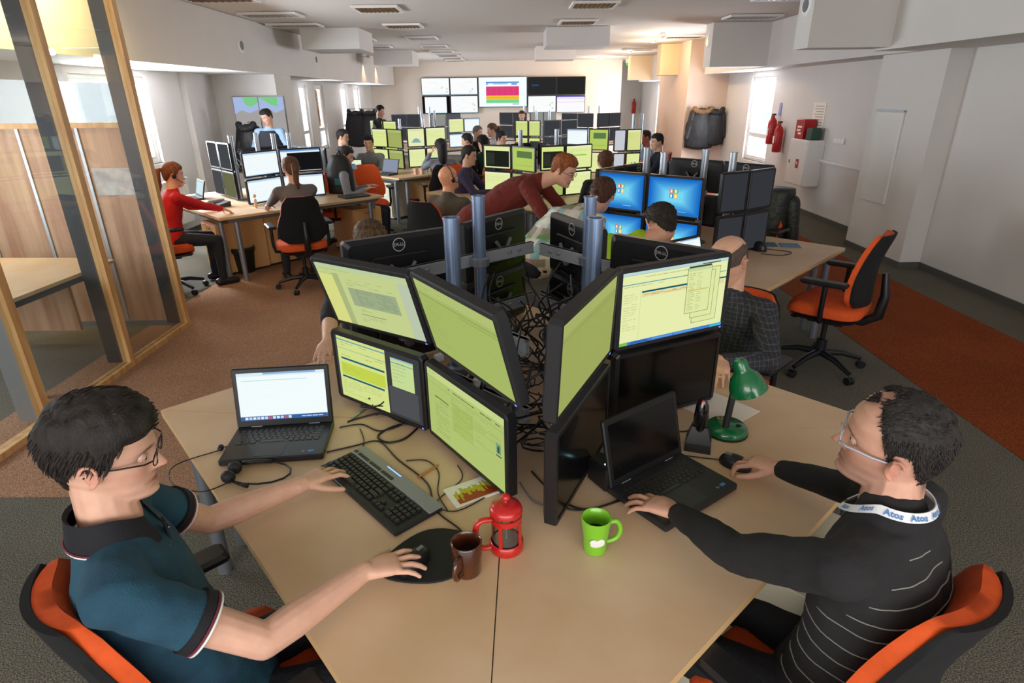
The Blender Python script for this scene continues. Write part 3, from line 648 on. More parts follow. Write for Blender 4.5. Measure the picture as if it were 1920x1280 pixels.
def pole_stand(pts, railz, rail, label, group, ztop=1.5, r=.029, detail=True):
    """one column with its sliding collars and horizontal rails"""
    (px, py) = pts; t = thing('monitor_pole', label, 'monitor stand', (px, py, .74), 0, group)
    MB().lathe([(0, 0), (.07, 0), (.07, .012), (r, .016)], 20).build('base_plate', GREYP, t, smooth=40)
    MB().lathe([(r, 0), (r, ztop-.74-.006), (r+.003, ztop-.74-.006), (r+.003, ztop-.74), (r-.004, ztop-.74), (r-.004, ztop-.76), (0, ztop-.76)], 24).build('column', STEELB if detail else SILVER, t, smooth=40)
    for z in railz:
        MB().lathe([(r, -.02), (r+.014, -.02), (r+.016, .015), (r, .02)], 18, (0, 0, z-.74)).build('collar', SILVER, t, smooth=40)
        if rail and detail:
            a, b = V(rail[0])-V(pts), V(rail[1])-V(pts); d = (b-a).normalized(); n = V((-d.y, d.x)); m = MB()
            q = [a-n*.008, b-n*.008, b+n*.008, a+n*.008]; zc = z-.74
            m.prism([(p.x, p.y) for p in q], zc-.028, zc+.028)
            q2 = [a-n*.014, b-n*.014, b+n*.014, a+n*.014]; m.prism([(p.x, p.y) for p in q2], zc+.02, zc+.028); m.prism([(p.x, p.y) for p in q2], zc-.028, zc-.02)
            ra = m.build('rail', SILVER2, t)
            if detail:
                for f in (.12, .2, .8, .88): p = a+(b-a)*f; MB().ell((p.x, p.y, zc), (.018, 0, 0), (0, .018, 0), (0, 0, .012), 8, 6).build('clamp_knob', SILVER, ra)
    return t

# ================= near workstation
LDK = 'desks of the near workstation'
CC = (-.02, 1.98); CL = (-1.43, 2.12); CRr = (1.45, 1.90); CN = (-.064, .533); CF = (.0, 3.48)
tri_desk(CC, CL, CN, 'near left birch desk of the man in the teal polo shirt', LDK)
tri_desk(CC, CN, CRr, 'near right birch desk of the man in the dark striped sweater', LDK)
tri_desk(CC, CRr, CF, 'birch desk of the bald man in the dark checked shirt', LDK)
tri_desk(CC, CF, CL, 'birch desk behind the tall monitors at the left, with the dark haired man', LDK)
G1 = 'monitors of the near workstation'
mon = monitor
D_ = rad
mon(-0.535, 2.112, 1.196, D_(-122.6), D_(-17.9), 0.501, 0.313, 'upper left monitor of the polo shirt man, pale green document', c_doc(1), 'doc1', G1, silver_edge=True)
mon(-0.147, 1.563, 1.272, D_(-146.8), D_(-14.9), 0.501, 0.290, 'upper right monitor of the polo shirt man, plain green text list', c_text(2), 'text2', G1, silver_edge=True)
mon(-0.518, 2.036, 0.911, D_(-126.2), 0, 0.501, 0.299, 'lower left monitor of the polo shirt man, web page beside a grey desktop', c_web, 'web', G1)
mon(-0.163, 1.682, 0.909, D_(-144.2), 0, 0.501, 0.293, 'lower right monitor of the polo shirt man, green mail window above the press pot', c_mail(3), 'mail3', G1)
mon(0.217, 1.510, 1.275, D_(-25.1), D_(-2.4), 0.501, 0.284, 'upper left monitor of the striped sweater man, dim green text seen edge on', c_text(4, '9ea95e', 'a8b26a'), 'text4', G1, silver_edge=True)
mon(0.579, 1.987, 1.224, D_(-63.7), 0, 0.501, 0.295, 'upper right monitor of the striped sweater man, pop-up window and blue taskbar', c_web2, 'web2', G1, silver_edge=True)
mon(0.595, 2.033, 0.895, D_(-64.7), 0, 0.493, 0.294, 'black switched-off lower right monitor behind the green lamp', c_off, 'off', G1, led=False)
mon(0.222, 1.564, 0.925, D_(-25.2), 0, 0.501, 0.304, 'black switched-off lower left monitor seen edge on beside the green mug', c_off, 'off', G1, led=False)
def mon_ends(a, b, zt, h, label, content, key, group, tilt=0, detail=0, back=False, wgap=.0, **k):
    """a = viewer's left end, b = viewer's right end of the front face"""
    a, b = V(a), V(b); d = b-a; n = V((d.y, -d.x)).normalized(); c = (a+b)/2
    return monitor(c.x, c.y, zt-h/2, math.atan2(n.y, n.x), tilt, d.length-wgap, h, label, content, key, group, detail, back, **k)
off = c_off
for i, (a, b, lab) in enumerate((((-.33, 2.98), (-.79, 2.66), 'far left'), ((.08, 3.52), (-.29, 3.03), 'left of the rear gap'), ((.48, 2.83), (.25, 3.36), 'right of the rear gap'), ((.90, 2.40), (.49, 2.78), 'far right'))):
    for j, (zt, rn) in enumerate(((1.345, 'upper'), (1.04, 'lower'))):
        a2, b2 = V(a)*.925, V(b)*.925; c = (a2+b2)/2; d = (b2-a2).normalized()*.25
        mon_ends(c-d, c+d, zt, .30 if j == 0 else .285, rn+' black monitor seen from behind, '+lab+' of the near stand', c_pale(40+i*2+j), 'pale%d' % (40+i), G1, detail=1, back=True)
PL = 'poles of the near monitor stand'
pole_stand((-.215, 2.14), (1.15, .90), ((-.50, 2.32), (.05, 1.76)), 'near left blue-grey pole with rails behind the green screens', PL)
pole_stand((.3, 2.1), (1.15, .90), ((.13, 1.70), (.52, 2.18)), 'near right blue-grey pole with rails behind the edge-on screen', PL)
pole_stand((-.145, 2.70), (1.19, .92), ((-.50, 2.46), (.11, 2.97)), 'far left blue-grey pole with collar and rail', PL, 1.49)
pole_stand((.36, 2.70), (1.19, .92), ((.15, 2.93), (.58, 2.42)), 'far right blue-grey pole partly hidden by the nearer one', PL, 1.48)

# ------------------------------------------------------------------ office chair
def make_chair(label, group, seat=True):
    t = thing('office_chair', label, 'chair', (0, 0, 0), 0, group)
    def pad(z0, z1, w, d, r=.08):
        R = []
        for z, s in ((z0, .9), (z0+.012, .985), ((z0+z1)/2, 1), (z1-.015, .97), (z1, .85)):
            R.append([(w*s*sq(cos(2*pi*k/28), .5), d*s*sq(sin(2*pi*k/28), .5), z-.02*(1 if sin(2*pi*k/28) > .7 else 0)*1) for k in range(28)])
        return MB().rings(R)
    pad(.44, .52, .245, .235).build('seat', ORANGE, t, smooth=50)
    pad(.405, .445, .225, .215).build('seat_shell', BLACK, t, smooth=50)
    def back(thk, off_, grow):
        m = MB(); nu, nv = 12, 16; F = []; 
        def pt(u, v, side):
            hw = (.215+.03*sin(pi*min(1, v*1.6))*1-.055*v*v+grow)*(1-max(0, v-.86)*1.6)*(1-max(0, .12-v)*2.2)
            z = .53-grow+(.47+2*grow)*v; x = hw*u; edge = (abs(u)**6)*.5+.5*max(0, abs(v-.5)*2)**8
            yy = -.205-.06*v-.035*sin(v*pi)*-1+.055*u*u*(1-.3*v)*1 + off_
            return (x, yy+(side*thk*(1-.75*min(1, edge))), z)
        n1 = (nu+1)*(nv+1)
        vs_ = [pt(-1+2*i/nu, j/nv, s) for s in (.5, -.5) for j in range(nv+1) for i in range(nu+1)]
        fs = []
        for s in (0, 1):
            for j in range(nv):
                for i in range(nu):
                    a = s*n1+j*(nu+1)+i; q = (a, a+1, a+nu+2, a+nu+1); fs.append(q[::-1] if s == 0 else q)
        for i in range(nu):
            fs.append((i, i+1, n1+i+1, n1+i)); a = nv*(nu+1)+i; fs.append((a+1, a, n1+a, n1+a+1))
        for j in range(nv):
            a = j*(nu+1); fs.append((a+nu+1, a, n1+a, n1+a+nu+1)); a = j*(nu+1)+nu; fs.append((a, a+nu+1, n1+a+nu+1, n1+a))
        m.add(vs_, fs); return m
    back(.055, 0, 0).build('backrest', ORANGE, t, smooth=60)
    back(.026, -.026, .003).build('backrest_shell', BFAB, t, smooth=60)
    MB().tube([(0, -.05, .40), (0, -.22, .40), (0, -.3, .46), (0, -.315, .6), (0, -.29, .75)], [.03, .03, .035, .03, .02], 8).build('back_support', BLACK, t, smooth=50)
    for s in (-1, 1):
        a = MB().tube([(s*.2, -.02, .42), (s*.27, -.02, .43), (s*.285, -.02, .5), (s*.285, -.02, .68)], .017, 8); a.build('armrest_post', BLACK, t, smooth=50)
        MB().bbox(s*.285-.04, s*.285+.04, -.15, .13, .68, .712, .01).build('armrest', BLACK, t)
    MB().box(-.09, .09, -.12, .1, .36, .41).build('mechanism', BLACK, t)
    MB().lathe([(.035, .1), (.035, .22), (.018, .225), (.018, .37)], 14).build('gas_column', BLACK, t, smooth=40)
    for k in range(5):
        a = 2*pi*k/5+.35; c, s = cos(a), sin(a); lg = MB().tube([(.03*c, .03*s, .12), (.15*c, .15*s, .115), (.29*c, .29*s, .075)], [.026, .022, .016], 8).build('base_leg', BLACK if group != 'x' else CHROME, t, smooth=50)
        m = MB()
        for q in (-.012, .012): m.tube([(.3*c-s*(q-.009), .3*s+c*(q-.009), .028), (.3*c-s*(q+.009), .3*s+c*(q+.009), .028)], .028, 12)
        m.build('caster', BLACK, lg, smooth=40)
    return t
CH = 'orange and black office chairs'
chair0 = make_chair('orange office chair under the man in the teal polo shirt', CH)
chair0.location = (-.73, 1.06, 0); chair0.rotation_euler = (0, 0, rad(44-90))
def chair(x, y, facing, label, lift=0, s=1): o = dup(chair0, (x, y, lift), rad(facing-90), label); o.scale = (s, s, s); return o

# ------------------------------------------------------------------ laptops, keyboard and small things
KEYM = mat('black_keycap', '2b2a29', .34)
def key_me():
    return cached(('key',), lambda: MB().rings([[(-.0072, -.0072, 0), (.0072, -.0072, 0), (.0072, .0072, 0), (-.0072, .0072, 0)], [(-.006, -.0055, .005), (.006, -.0055, .005), (.006, .0065, .005), (-.006, .0065, .005)]]), KEYM)
def keys_grid(parent, x0, y0, z, rows, pitch=.0185, py=.0185, kh=1):
    """rows: list of (list of key widths in pitch units, dy)"""
    y = y0
    for r in rows:
        x = x0
        for w_ in r:
            if w_ < 0: x += -w_*pitch; continue
            k = inst('key', key_me(), parent); k.location = (x+w_*pitch/2, y, z); k.scale = (w_*pitch/.0175 if w_ != 1 else pitch/.0175, py/.0175, kh); x += w_*pitch
        y -= py
def laptop(x, y, rz, w, d, ang, label, content, ckey, lidh=.225, body='2c2d30', keys=True, z=.742):
    t = thing('laptop', label, 'laptop', (x, y, z), rz, 'laptops'); bm_ = mat('laptop_'+body, body, .35, .3)
    MB().bbox(-w/2, w/2, -d/2, d/2, 0, .024, .004).build('base', bm_, t)
    if keys:
        MB().box(-w*.43, w*.43, -.005, d/2-.035, .0235, .0246).build('key_deck', BLACK, t)
        p = w*.86/15; keys_grid(t, -w*.43, d/2-.045, .0246, [[1]*15, [1]*13+[2], [1.5]+[1]*12+[1.5], [1.75]+[1]*11+[2.25], [2.25]+[1]*10+[2.75], [1.25]*3+[5.5]+[1]*3+[1.25]*2][:6], p, .0165, .5)
        MB().box(-w*.17, w*.1, -d/2+.012, -.018, .0238, .0247).build('touchpad', DGREY, t)
        MB().box(w*.34, w*.4, -d/2+.02, -d/2+.032, .0238, .0248).build('sticker', mat('blue_sticker', '4a7fc0', .5), t)
        MB().box(w*.28, w*.31, -d/2+.02, -d/2+.03, .0238, .0248).build('sticker', GREYP, t)
    lid = MB(); lid.bbox(-w/2, w/2, -.008, .008, 0, lidh, .004); L = lid.build('lid', mat('laptop_lid_'+body, '17181a', .4), t); L.location = (0, d/2-.01, .022); L.rotation_euler = (-rad(ang), 0, 0)
    s = inst('screen', screen_mesh(ckey, content, w/2-.017, lidh/2-.022), L); s.location = (0, -.0085, lidh/2+.004)
    for q in (-.3, .3): MB().tube([(w*q-.02, 0, 0), (w*q+.02, 0, 0)], .007, 8).build('hinge', SILVER2, L)
    return t
def c_lap(r):
    R = random.Random(9); r(0, 0, 1, 1, 'f3fcfc'); r(0, .93, 1, 1, 'dceef6', 1); r(.3, .96, .9, 1, '8fb4d8', 2); r(.05, .83, .8, .845, 'b8e0e6', 2); r(0, 0, 1, .085, '3566a4', 3)
    for i in range(12): r(.05+i*.045, .015, .085+i*.045, .07, ['dfe8f4', 'c8d8ee', 'd05a6a', 'e8e2c8'][i % 4 if i > 4 else i % 2], 4)
    lines(r, R, .7, .95, .02, .06, 1, 'c8d8ee', 4, .02); lines(r, R, .08, .5, .4, .78, 6, 'e2eff0', 2, .004)
laptop(-.845, 1.845, rad(6), .35, .235, 12, 'open dark laptop with bright white page beside the headset', c_lap, 'lap', .225)
laptop(.50, 1.545, rad(-130+180-14), .34, .235, 14, 'open black laptop with dark screen under the sweater man\'s hand', c_off, 'off', .222, '2f3033')
# keyboard
kb = thing('keyboard', 'full size black keyboard with silver top strip under the polo man\'s hand', 'keyboard', (-.435, 1.575, .741), rad(-47))
MB().bbox(-.232, .232, -.085, .085, 0, .016, .004).build('tray', mat('keyboard_black', '1f2023', .4), kb)
MB().bbox(-.232, .232, .035, .088, .013, .021, .003).build('top_strip', mat('keyboard_silver', '8f9196', .34, .3), kb)
MB().box(-.228, .228, -.082, .03, .0155, .0162).build('key_bed', BLACK, kb)
P_ = .0188
keys_grid(kb, -.224, .048, .0205, [[.9]*1+[-.4]+[.9]*4+[-.3]+[.9]*4+[-.3]+[.9]*4], P_, .014, .6)
keys_grid(kb, -.224, .022, .0165, [[1]*13+[2], [1.5]+[1]*12+[1.5], [1.75]+[1]*11+[2.25], [2.25]+[1]*10+[2.75], [1.25]*3+[6]+[1.25]*4][:5], P_*.99, P_, 1.4)
for (x0, rows) in ((.062, [[1]*3, [1]*3, [-3], [-1, 1], [1]*3]), (.13, [[1]*4, [1]*4, [1]*4, [1]*4, [2, 1, 1]])): keys_grid(kb, x0+.0, .022, .0165, rows, P_*.98, P_, 1.4)
MB().box(-.06, .02, .074, .078, .021, .0222).build('indicator_strip', emi('9fc0ff', 1.4), kb)
# mouse pad + mice
mp_ = MB(); pts = []
for k in range(36):
    a = 2*pi*k/36; pts.append((.125*cos(a)*(1+.12*cos(2*a+.6)), .1*sin(a)*(1+.18*cos(a))))
mp_.prism(pts, 0, .006); tag(mp_.build('mouse_pad', mat('black_rubber', '161618', .75), None, (-.232, 1.27, .7405), rad(28)), 'black kidney shaped mouse pad by the brown mug', 'mouse pad')
def mouse(x, y, rz, label, z=.741):
    t = thing('mouse', label, 'computer mouse', (x, y, z), rz, 'computer mice')
    R = []
    for j in range(7):
        a = pi/2*j/6; R.append([(.031*cos(2*pi*k/18)*cos(a)**.5*(1 if 1 else 0)+0, .055*sin(2*pi*k/18)*cos(a)**.5, .006+.032*sin(a)) for k in range(18)])
    MB().rings([[(.03*cos(2*pi*k/18), .054*sin(2*pi*k/18), 0) for k in range(18)]]+R[:-1]).build('mouse_body', BLACK, t, smooth=60); MB().box(-.004, .004, .015, .035, .028, .041).build('scroll_wheel', GREYP, t)
    return t
mouse(-.268, 1.235, rad(-35), 'black mouse under the polo man\'s right hand on the pad', .747)
mouse(.745, 1.68, rad(50), 'black and silver mouse under the sweater man\'s right hand')
# mugs
def mug(x, y, r, h, m, rz, label, inner=None, flare=.0, liquid=None):
    t = thing('mug', label, 'mug', (x, y, .741), rz, 'mugs')
    MB().lathe([(0, 0), (r*.86, 0), (r*.9, .004), (r*.93, h*.4), (r+flare, h-.003), (r+flare-.003, h), (r+flare-.006, h-.003), (r*.86, h*.4), (r*.8, .01), (0, .01)], 32).build('mug_body', m, t, smooth=50)
    MB().tube(smooth_path([(r*.9, 0, h*.78), (r+.022, 0, h*.8), (r+.034, 0, h*.55), (r+.024, 0, h*.28), (r*.88, 0, h*.2)], 5), .007, 10).build('handle', m, t, smooth=50)
    if liquid: MB().lathe([(0, h*.55), (r*.87, h*.55)], 24).build('drink', liquid, t)
    return t
BRN = mat('brown_glaze', '33190f', .18, 0, 0, 0, .5, 12, '5a2d18', coat=.6); GRN = mat('green_glaze', '7cc22c', .25, coat=.5)
mug(-.125, 1.22, .041, .098, BRN, rad(250), 'glossy dark brown mug standing at the edge of the mouse pad', liquid=mat('coffee', '140a06', .1))
mug(.222, 1.295, .036, .108, GRN, rad(8), 'bright green mug with a white sheep print', flare=.006, liquid=mat('coffee', '140a06', .1))
pm = MB(); pm.ell((0, 0, 0), (.02, 0, 0), (0, .002, 0), (0, 0, .011), 12, 8); pm.ell((-.012, 0, .008), (.01, 0, 0), (0, .002, 0), (0, 0, .008), 10, 6); pm.ell((.01, 0, .007), (.01, 0, 0), (0, .002, 0), (0, 0, .008), 10, 6)
g = [o for o in bpy.data.objects if o.name.startswith('mug') and o.get('label', '').startswith('bright green')][0]
q = pm.build('sheep_print', WHITE, g); q.location = (-.004, -.0352, .045)
# french press
fp = thing('french_press', 'red framed glass coffee press with plunger, standing below the green mail screen', 'coffee press', (-.022, 1.305, .741), rad(200)); RP = mat('red_plastic', 'c01f1d', .3, coat=.4)
MB().lathe([(0, 0), (.045, 0), (.047, .004), (.047, .03), (.043, .034), (.041, .01), (0, .008)], 32).build('base_cup', RP, fp, smooth=50)
MB().lathe([(.040, .012), (.040, .15), (.038, .15), (.038, .014)], 32).build('glass_beaker', glass('beaker_glass', (.94, .93, .92, 1)), fp, smooth=50)
MB().lathe([(.044, .112), (.044, .13), (.041, .13), (.041, .112), (.044, .112)], 32).build('upper_ring', RP, fp, smooth=50)
for a in (40, 140, 220, 320): MB().box(-.005, .005, .041, .045, .03, .115).build('frame_strut', RP, fp).rotation_euler = (0, 0, rad(a))
MB().lathe([(0, .172), (.02, .171), (.04, .162), (.045, .15), (.045, .14), (.0, .14)], 32).build('lid', RP, fp, smooth=50)
MB().lathe([(.003, .03), (.003, .185)], 8).build('plunger_rod', SILVER, fp); MB().ell((0, 0, .192), (.013, 0, 0), (0, .013, 0), (0, 0, .012), 16, 10).build('knob', RP, fp, smooth=True)
MB().lathe([(0, .03), (.036, .03), (.036, .036), (0, .036)], 24).build('filter_plate', SILVER, fp); MB().lathe([(0, .012), (.037, .012), (.037, .03), (0, .03)], 24).build('coffee_grounds', mat('coffee_grounds', '39342a', .7), fp)
MB().tube(smooth_path([(.044, 0, .122), (.07, 0, .125), (.086, 0, .105), (.086, 0, .045), (.07, 0, .022), (.045, 0, .018)], 4), .0085, 10).build('handle', RP, fp, smooth=50)
fp.scale = (1, 1, .88)
# desk lamp
LG = mat('green_enamel', '0f6a3c', .22, coat=.6); lp = thing('desk_lamp', 'small green desk lamp with black gooseneck', 'lamp', (.79, 1.9, .741), rad(20))
MB().lathe([(0, 0), (.074, 0), (.076, .006), (.074, .022), (.066, .03), (0, .031)], 36).build('lamp_base', LG, lp, smooth=50); MB().lathe([(.0, .0), (.077, 0), (.077, .008), (0, .008)], 36).build('base_ring', BLACK, lp, smooth=40)
MB().tube([(-.015, -.01, .028), (-.008, -.012, .12), (.002, -.01, .20), (.012, -.005, .238)], .0125, 12).build('lamp_neck', BLACKM, lp, smooth=50)
MB().box(.025, .04, -.03, -.018, .03, .035).build('switch', BLACK, lp)
m = MB(); m.T = Matrix.Translation((.025, -.03, .222)) @ Matrix.Rotation(rad(-18), 4, 'Y') @ Matrix.Rotation(rad(-14), 4, 'X')
m.lathe([(0, .085), (.018, .082), (.026, .068), (.026, .045), (.03, .035), (.05, .015), (.063, -.02), (.066, -.045), (.063, -.045), (.058, -.02), (.045, .01), (.02, .035), (0, .04)], 32); m.build('lamp_shade', LG, lp, smooth=50)
m = MB(); m.T = Matrix.Translation((.025, -.03, .222)); m.ell((0, 0, -.005), (.024, 0, 0), (0, .024, 0), (0, 0, .03), 14, 8); m.build('bulb', WHITE, lp, smooth=True)
# barcode reader standing in its cradle
br = thing('handset_cradle', 'upright black handheld scanner in its cradle with a red light, beside the lamp', 'scanner', (.655, 1.80, .741), rad(-20))
MB().rings([[(-.045, -.04, 0), (.045, -.04, 0), (.045, .04, 0), (-.045, .04, 0)], [(-.043, -.035, .03), (.043, -.035, .03), (.043, .035, .03), (-.043, .035, .03)], [(-.026, -.02, .09), (.026, -.02, .09), (.026, .02, .09), (-.026, .02, .09)]]).build('cradle', BLACK, br)
MB().tube([(0, 0, .07), (0, -.004, .12), (0, -.008, .17), (0, -.006, .195)], [.024, .026, .022, .01], 14).build('scanner_body', mat('piano_black', '0d0d0f', .12, coat=.8), br, smooth=60)
MB().ell((0, -.018, .188), (.004, 0, 0), (0, .004, 0), (0, 0, .003), 8, 6).build('status_light', emi('ff2a2a', 3), br)
# dock / small black box with blue light
dk = thing('power_dock', 'small black box with blue light between the dark screen and the laptop', 'dock', (.29, 1.595, .741), rad(30)); MB().bbox(-.03, .03, -.05, .05, 0, .085, .006).build('dock_body', BLACK, dk)
MB().lathe([(0, 0), (.006, 0)], 12).build('status_light', emi('a8ecff', 2.5), dk).location = (-.01, -.02, .0856)
MB().box(-.02, .01, -.044, -.04, .085, .0857).build('status_bar', emi('7fd8ff', 2), dk)
tag(MB().box(-.105, .105, -.148, .148, 0, .0015).build('paper_sheet', PAPER, None, (.80, 2.10, .741), rad(38)), 'blank white sheet of paper behind the green lamp', 'paper')
bk = thing('booklet', 'small booklet with yellow and red cover lying under the mail screen', 'booklet', (-.135, 1.555, .741), rad(30)); MB().box(-.075, .075, -.05, .05, 0, .006).build('pages', PAPER, bk)
m = MB(); ms = [mat('cover_white', 'e8e8e0', .4), mat('cover_yellow', 'b9b52a', .4), mat('cover_red', 'a03c1c', .4)]; m.box(-.075, .075, -.05, .05, .006, .0066); RR = random.Random(3)
for i in range(24):
    x_ = -.06+i*.0055; a = RR.uniform(.0, .03); m.cur = 1; m.box(x_, x_+.0055, -.04, a, .0066, .0070); m.cur = 2; m.box(x_, x_+.0055, -.045, a-RR.uniform(.02, .04), .0070, .0074)
m.build('cover', ms, bk)
tag(MB().tube([(-.045, 0, .004), (.04, 0, .004), (.05, 0, .003)], [.004, .004, .0012], 8).build('pencil', mat('pencil_brown', 'b07040', .5), None, (-.285, 1.665, .741), rad(50)), 'short brown pencil lying on the desk below the screens', 'pencil')
st = thing('pen', 'silver pen beside the laptop hinge', 'pen', (-.60, 2.075, .741), rad(62)); MB().tube([(-.06, 0, .005), (.05, 0, .005), (.065, 0, .004)], [.005, .005, .001], 8).build('barrel', SILVER, st, smooth=40)
# headset
hs = thing('headset', 'black headset with thin band lying in front of the laptop', 'headset', (-.85, 1.66, .741), rad(-5))
pts = [(.11*cos(a)-.0, .065*sin(a), .012) for a in [rad(x) for x in range(-150, 175, 25)]]; MB().tube(pts, .0035, 6).build('headband', BLACK, hs, smooth=True)
for p in ((-.085, .01, .02), (-.078, -.045, .022)): m = MB(); m.ell(p, (.024, 0, 0), (0, .02, 0), (0, 0, .022), 16, 10); m.build('ear_cup', BLACKM, hs, smooth=True)
MB().tube([(-.08, -.05, .02), (-.03, -.07, .012), (.0, -.072, .01)], [.005, .004, .008], 6).build('microphone_boom', BLACK, hs, smooth=True); MB().tube([(-.07, .03, .025), (-.03, .05, .02), (.02, .062, .015)], .007, 6).build('band_grip', BLACK, hs, smooth=True)
tag(MB().ell((0, 0, .011), (.011, 0, 0), (0, .016, 0), (0, 0, .011), 12, 8).build('cable_remote', BLACK, None, (-1.045, 1.815, .741), rad(10), smooth=True), 'small black inline remote on the headset cable left of the laptop', 'cable remote')
# cables
CAB = 'loose cables on the near desks'
def cable(pts, label, r=.0028, m=None, z=.744):
    pts = [(p[0], p[1], p[2] if len(p) > 2 else z) for p in pts]; o = MB().tube(smooth_path(pts), r, 6).build('cable', m or BLACK, None, smooth=True); return tag(o, label, 'cable', CAB)
cable([(-.66, 1.79), (-.57, 1.83), (-.51, 1.86), (-.47, 1.84), (-.40, 1.74), (-.28, 1.60), (-.24, 1.47), (-.16, 1.38), (-.13, 1.33), (-.12, 1.28)], 'long black cable running from the laptop round the keyboard to the mugs')
cable([(-.66, 1.96), (-.58, 1.98), (-.5, 1.93), (-.42, 1.98), (-.40, 2.05), (-.47, 2.1)], 'black cable loop right of the bright laptop')
cable([(-.64, 2.0), (-.6, 2.03), (-.52, 2.06), (-.44, 2.0), (-.36, 1.96), (-.33, 2.0)], 'black cable wave behind the bright laptop', .0035)
cable([(-.36, 1.95), (-.40, 1.87), (-.46, 1.85), (-.50, 1.9), (-.44, 1.97), (-.33, 1.99)], 'thick black cable loop under the lower left screen', .004)
cable([(-.58, 1.95), (-.55, 1.88), (-.54, 1.83)], 'short black cable from the laptop side to the keyboard', .002)
cable([(-1.05, 1.81), (-1.16, 1.72), (-1.12, 1.62), (-1.0, 1.57), (-.93, 1.62)], 'thin black headset cable curling past the desk edge', .002)
cable([(-1.04, 1.83), (-1.0, 1.86), (-.97, 1.84)], 'thin black cable end entering the laptop\'s left side', .002)
cable([(-.37, 1.73), (-.3, 1.73), (-.25, 1.66), (-.24, 1.55), (-.2, 1.46)], 'thin black cable beside the pencil', .002)
cable([(-.19, 1.7), (-.17, 1.62), (-.24, 1.5), (-.17, 1.46), (-.05, 1.57), (-.04, 1.63)], 'thin dark cable crossing the booklet', .002)
cable([(.33, 1.5), (.22, 1.46), (.15, 1.5), (.1, 1.58), (.06, 1.66)], 'black cable from the dark laptop towards the stand', .003)
cable([(.37, 1.53), (.26, 1.47), (.17, 1.46), (.12, 1.52), (.2, 1.6)], 'second black cable beside the dark laptop', .003)
cable([(.02, 1.6), (.06, 1.5), (.13, 1.47), (.17, 1.53)], 'pale cable loop under the edge-on screens', .0022, GREYP)
cable([(.72, 1.71), (.6, 1.74), (.56, 1.76)], 'thin mouse cable of the sweater man', .002)
cable([(.71, 1.93), (.62, 1.9), (.56, 1.95), (.5, 2.05)], 'lamp cable running behind the handheld scanner', .0025)
tg = random.Random(11); m = MB()
for k in range(46):
    a = tg.uniform(0, 2*pi); x0 = .07+.16*cos(a); y0 = 2.12+.36*sin(a); pts = [(x0, y0, tg.uniform(.95, 1.28))]
    for j in range(5): pts.append((x0+tg.uniform(-.1, .1), y0+tg.uniform(-.12, .12), pts[0][2]-(pts[0][2]-.76)*(j+1)/5+tg.uniform(-.03, .03)))
    m.tube(smooth_path(pts, 4), tg.choice((.003, .004, .0045)), 5, False)
for k in range(56):
    a = tg.uniform(0, 2*pi); R0 = tg.uniform(.02, .06); cx, cy = (.06+tg.uniform(-.12, .14), 2.1+tg.uniform(-.35, .45)) if k % 2 else (-.42+tg.uniform(-.16, .14), 2.12+tg.uniform(-.12, .14))
    m.tube([(cx+R0*cos(a+q)*1.4, cy+R0*sin(a+q), .75+.012*q+tg.uniform(0, .006)) for q in [x*.7 for x in range(9)]], .003, 5, False)
o = m.build('cable_tangle', BLACK, None, smooth=True); tag(o, 'dense tangle of black cables hanging inside the near monitor stand', 'cables'); o['kind'] = 'stuff'
def connector(x, y, z, rz, label, m_): return tag(MB().bbox(-.02, .02, -.009, .009, -.016, .016, .003).build('cable_plug', m_, None, (x, y, z), rz), label, 'plug', 'monitor cable plugs')
connector(.02, 1.64, 1.04, .6, 'grey monitor plug hanging at the front gap of the stand', SILVER2); connector(.14, 1.86, 1.13, 1.2, 'grey plug on the inside of the edge-on screen', SILVER2)
connector(-.28, 2.07, .98, .8, 'white plug between the two left monitor rows', WHITE); connector(-.12, 1.86, .98, .8, 'white plug above the mail screen', WHITE)
# under-desk things that show
pedestal(.84, 1.42, rad(45), 'cream cabinet showing below the right desk edge', col=mat('cream_laminate', 'd8d0b8', .5), h=.66)
# ------------------------------------------------------------------ people
import numpy as np
def lerp_tab(tab, z):
    for i in range(len(tab)-1):
        a, b = tab[i], tab[i+1]
        if z <= b[0] or i == len(tab)-2:
            t = max(0, min(1, (z-a[0])/(b[0]-a[0]))); t = t*t*(3-2*t); return [a[k]+(b[k]-a[k])*t for k in range(1, len(a))]
# z, half width, front depth, back depth
HEAD = [(-.120, .018, .062, .0), (-.112, .034, .080, .02), (-.098, .046, .087, .04), (-.07, .056, .084, .066), (-.04, .064, .083, .082), (-.01, .070, .080, .093), (.02, .074, .086, .099), (.05, .0765, .086, .100), (.08, .070, .072, .088), (.10, .056, .052, .068), (.115, .034, .030, .042), (.122, .006, .005, .008)]
def g2(a, b): return math.exp(-a*a-b*b)
def head_pt(a, z):
    w_, f, b = lerp_tab(HEAD, z); c, s = cos(a), sin(a); x = w_*sq(c, .92); y = f*sq(s, .85) if s > 0 else b*s
    if s > 0:
        n = 0
        if z > -.05: nz = max(0, min(1, (.018-z)/.055)); n = (.005+.029*nz**1.3)*math.exp(-(x/(.0085+.007*nz))**2)*(1 if z < .012 else math.exp(-((z-.012)/.012)**2))
        if z < -.036: n *= math.exp(-((z+.036)/.0065)**2)
        y += n
        y -= .0125*(g2((x-.031)/.016, (z-.002)/.012)+g2((x+.031)/.016, (z-.002)/.012))
        y += .0045*math.exp(-((z-.021)/.008)**2)*math.exp(-(x/.05)**4)
        y += .0068*g2(x/.021, (z+.060)/.0045)+.0078*g2(x/.019, (z+.074)/.005)-.0025*g2(x/.022, (z+.067)/.002)-.003*g2(x/.02, (z+.085)/.006)
        y += .007*g2(x/.02, (z+.102)/.012)+.004*(g2((x-.045)/.018, (z+.022)/.018)+g2((x+.045)/.018, (z+.022)/.018))
    return V((x, y, z))
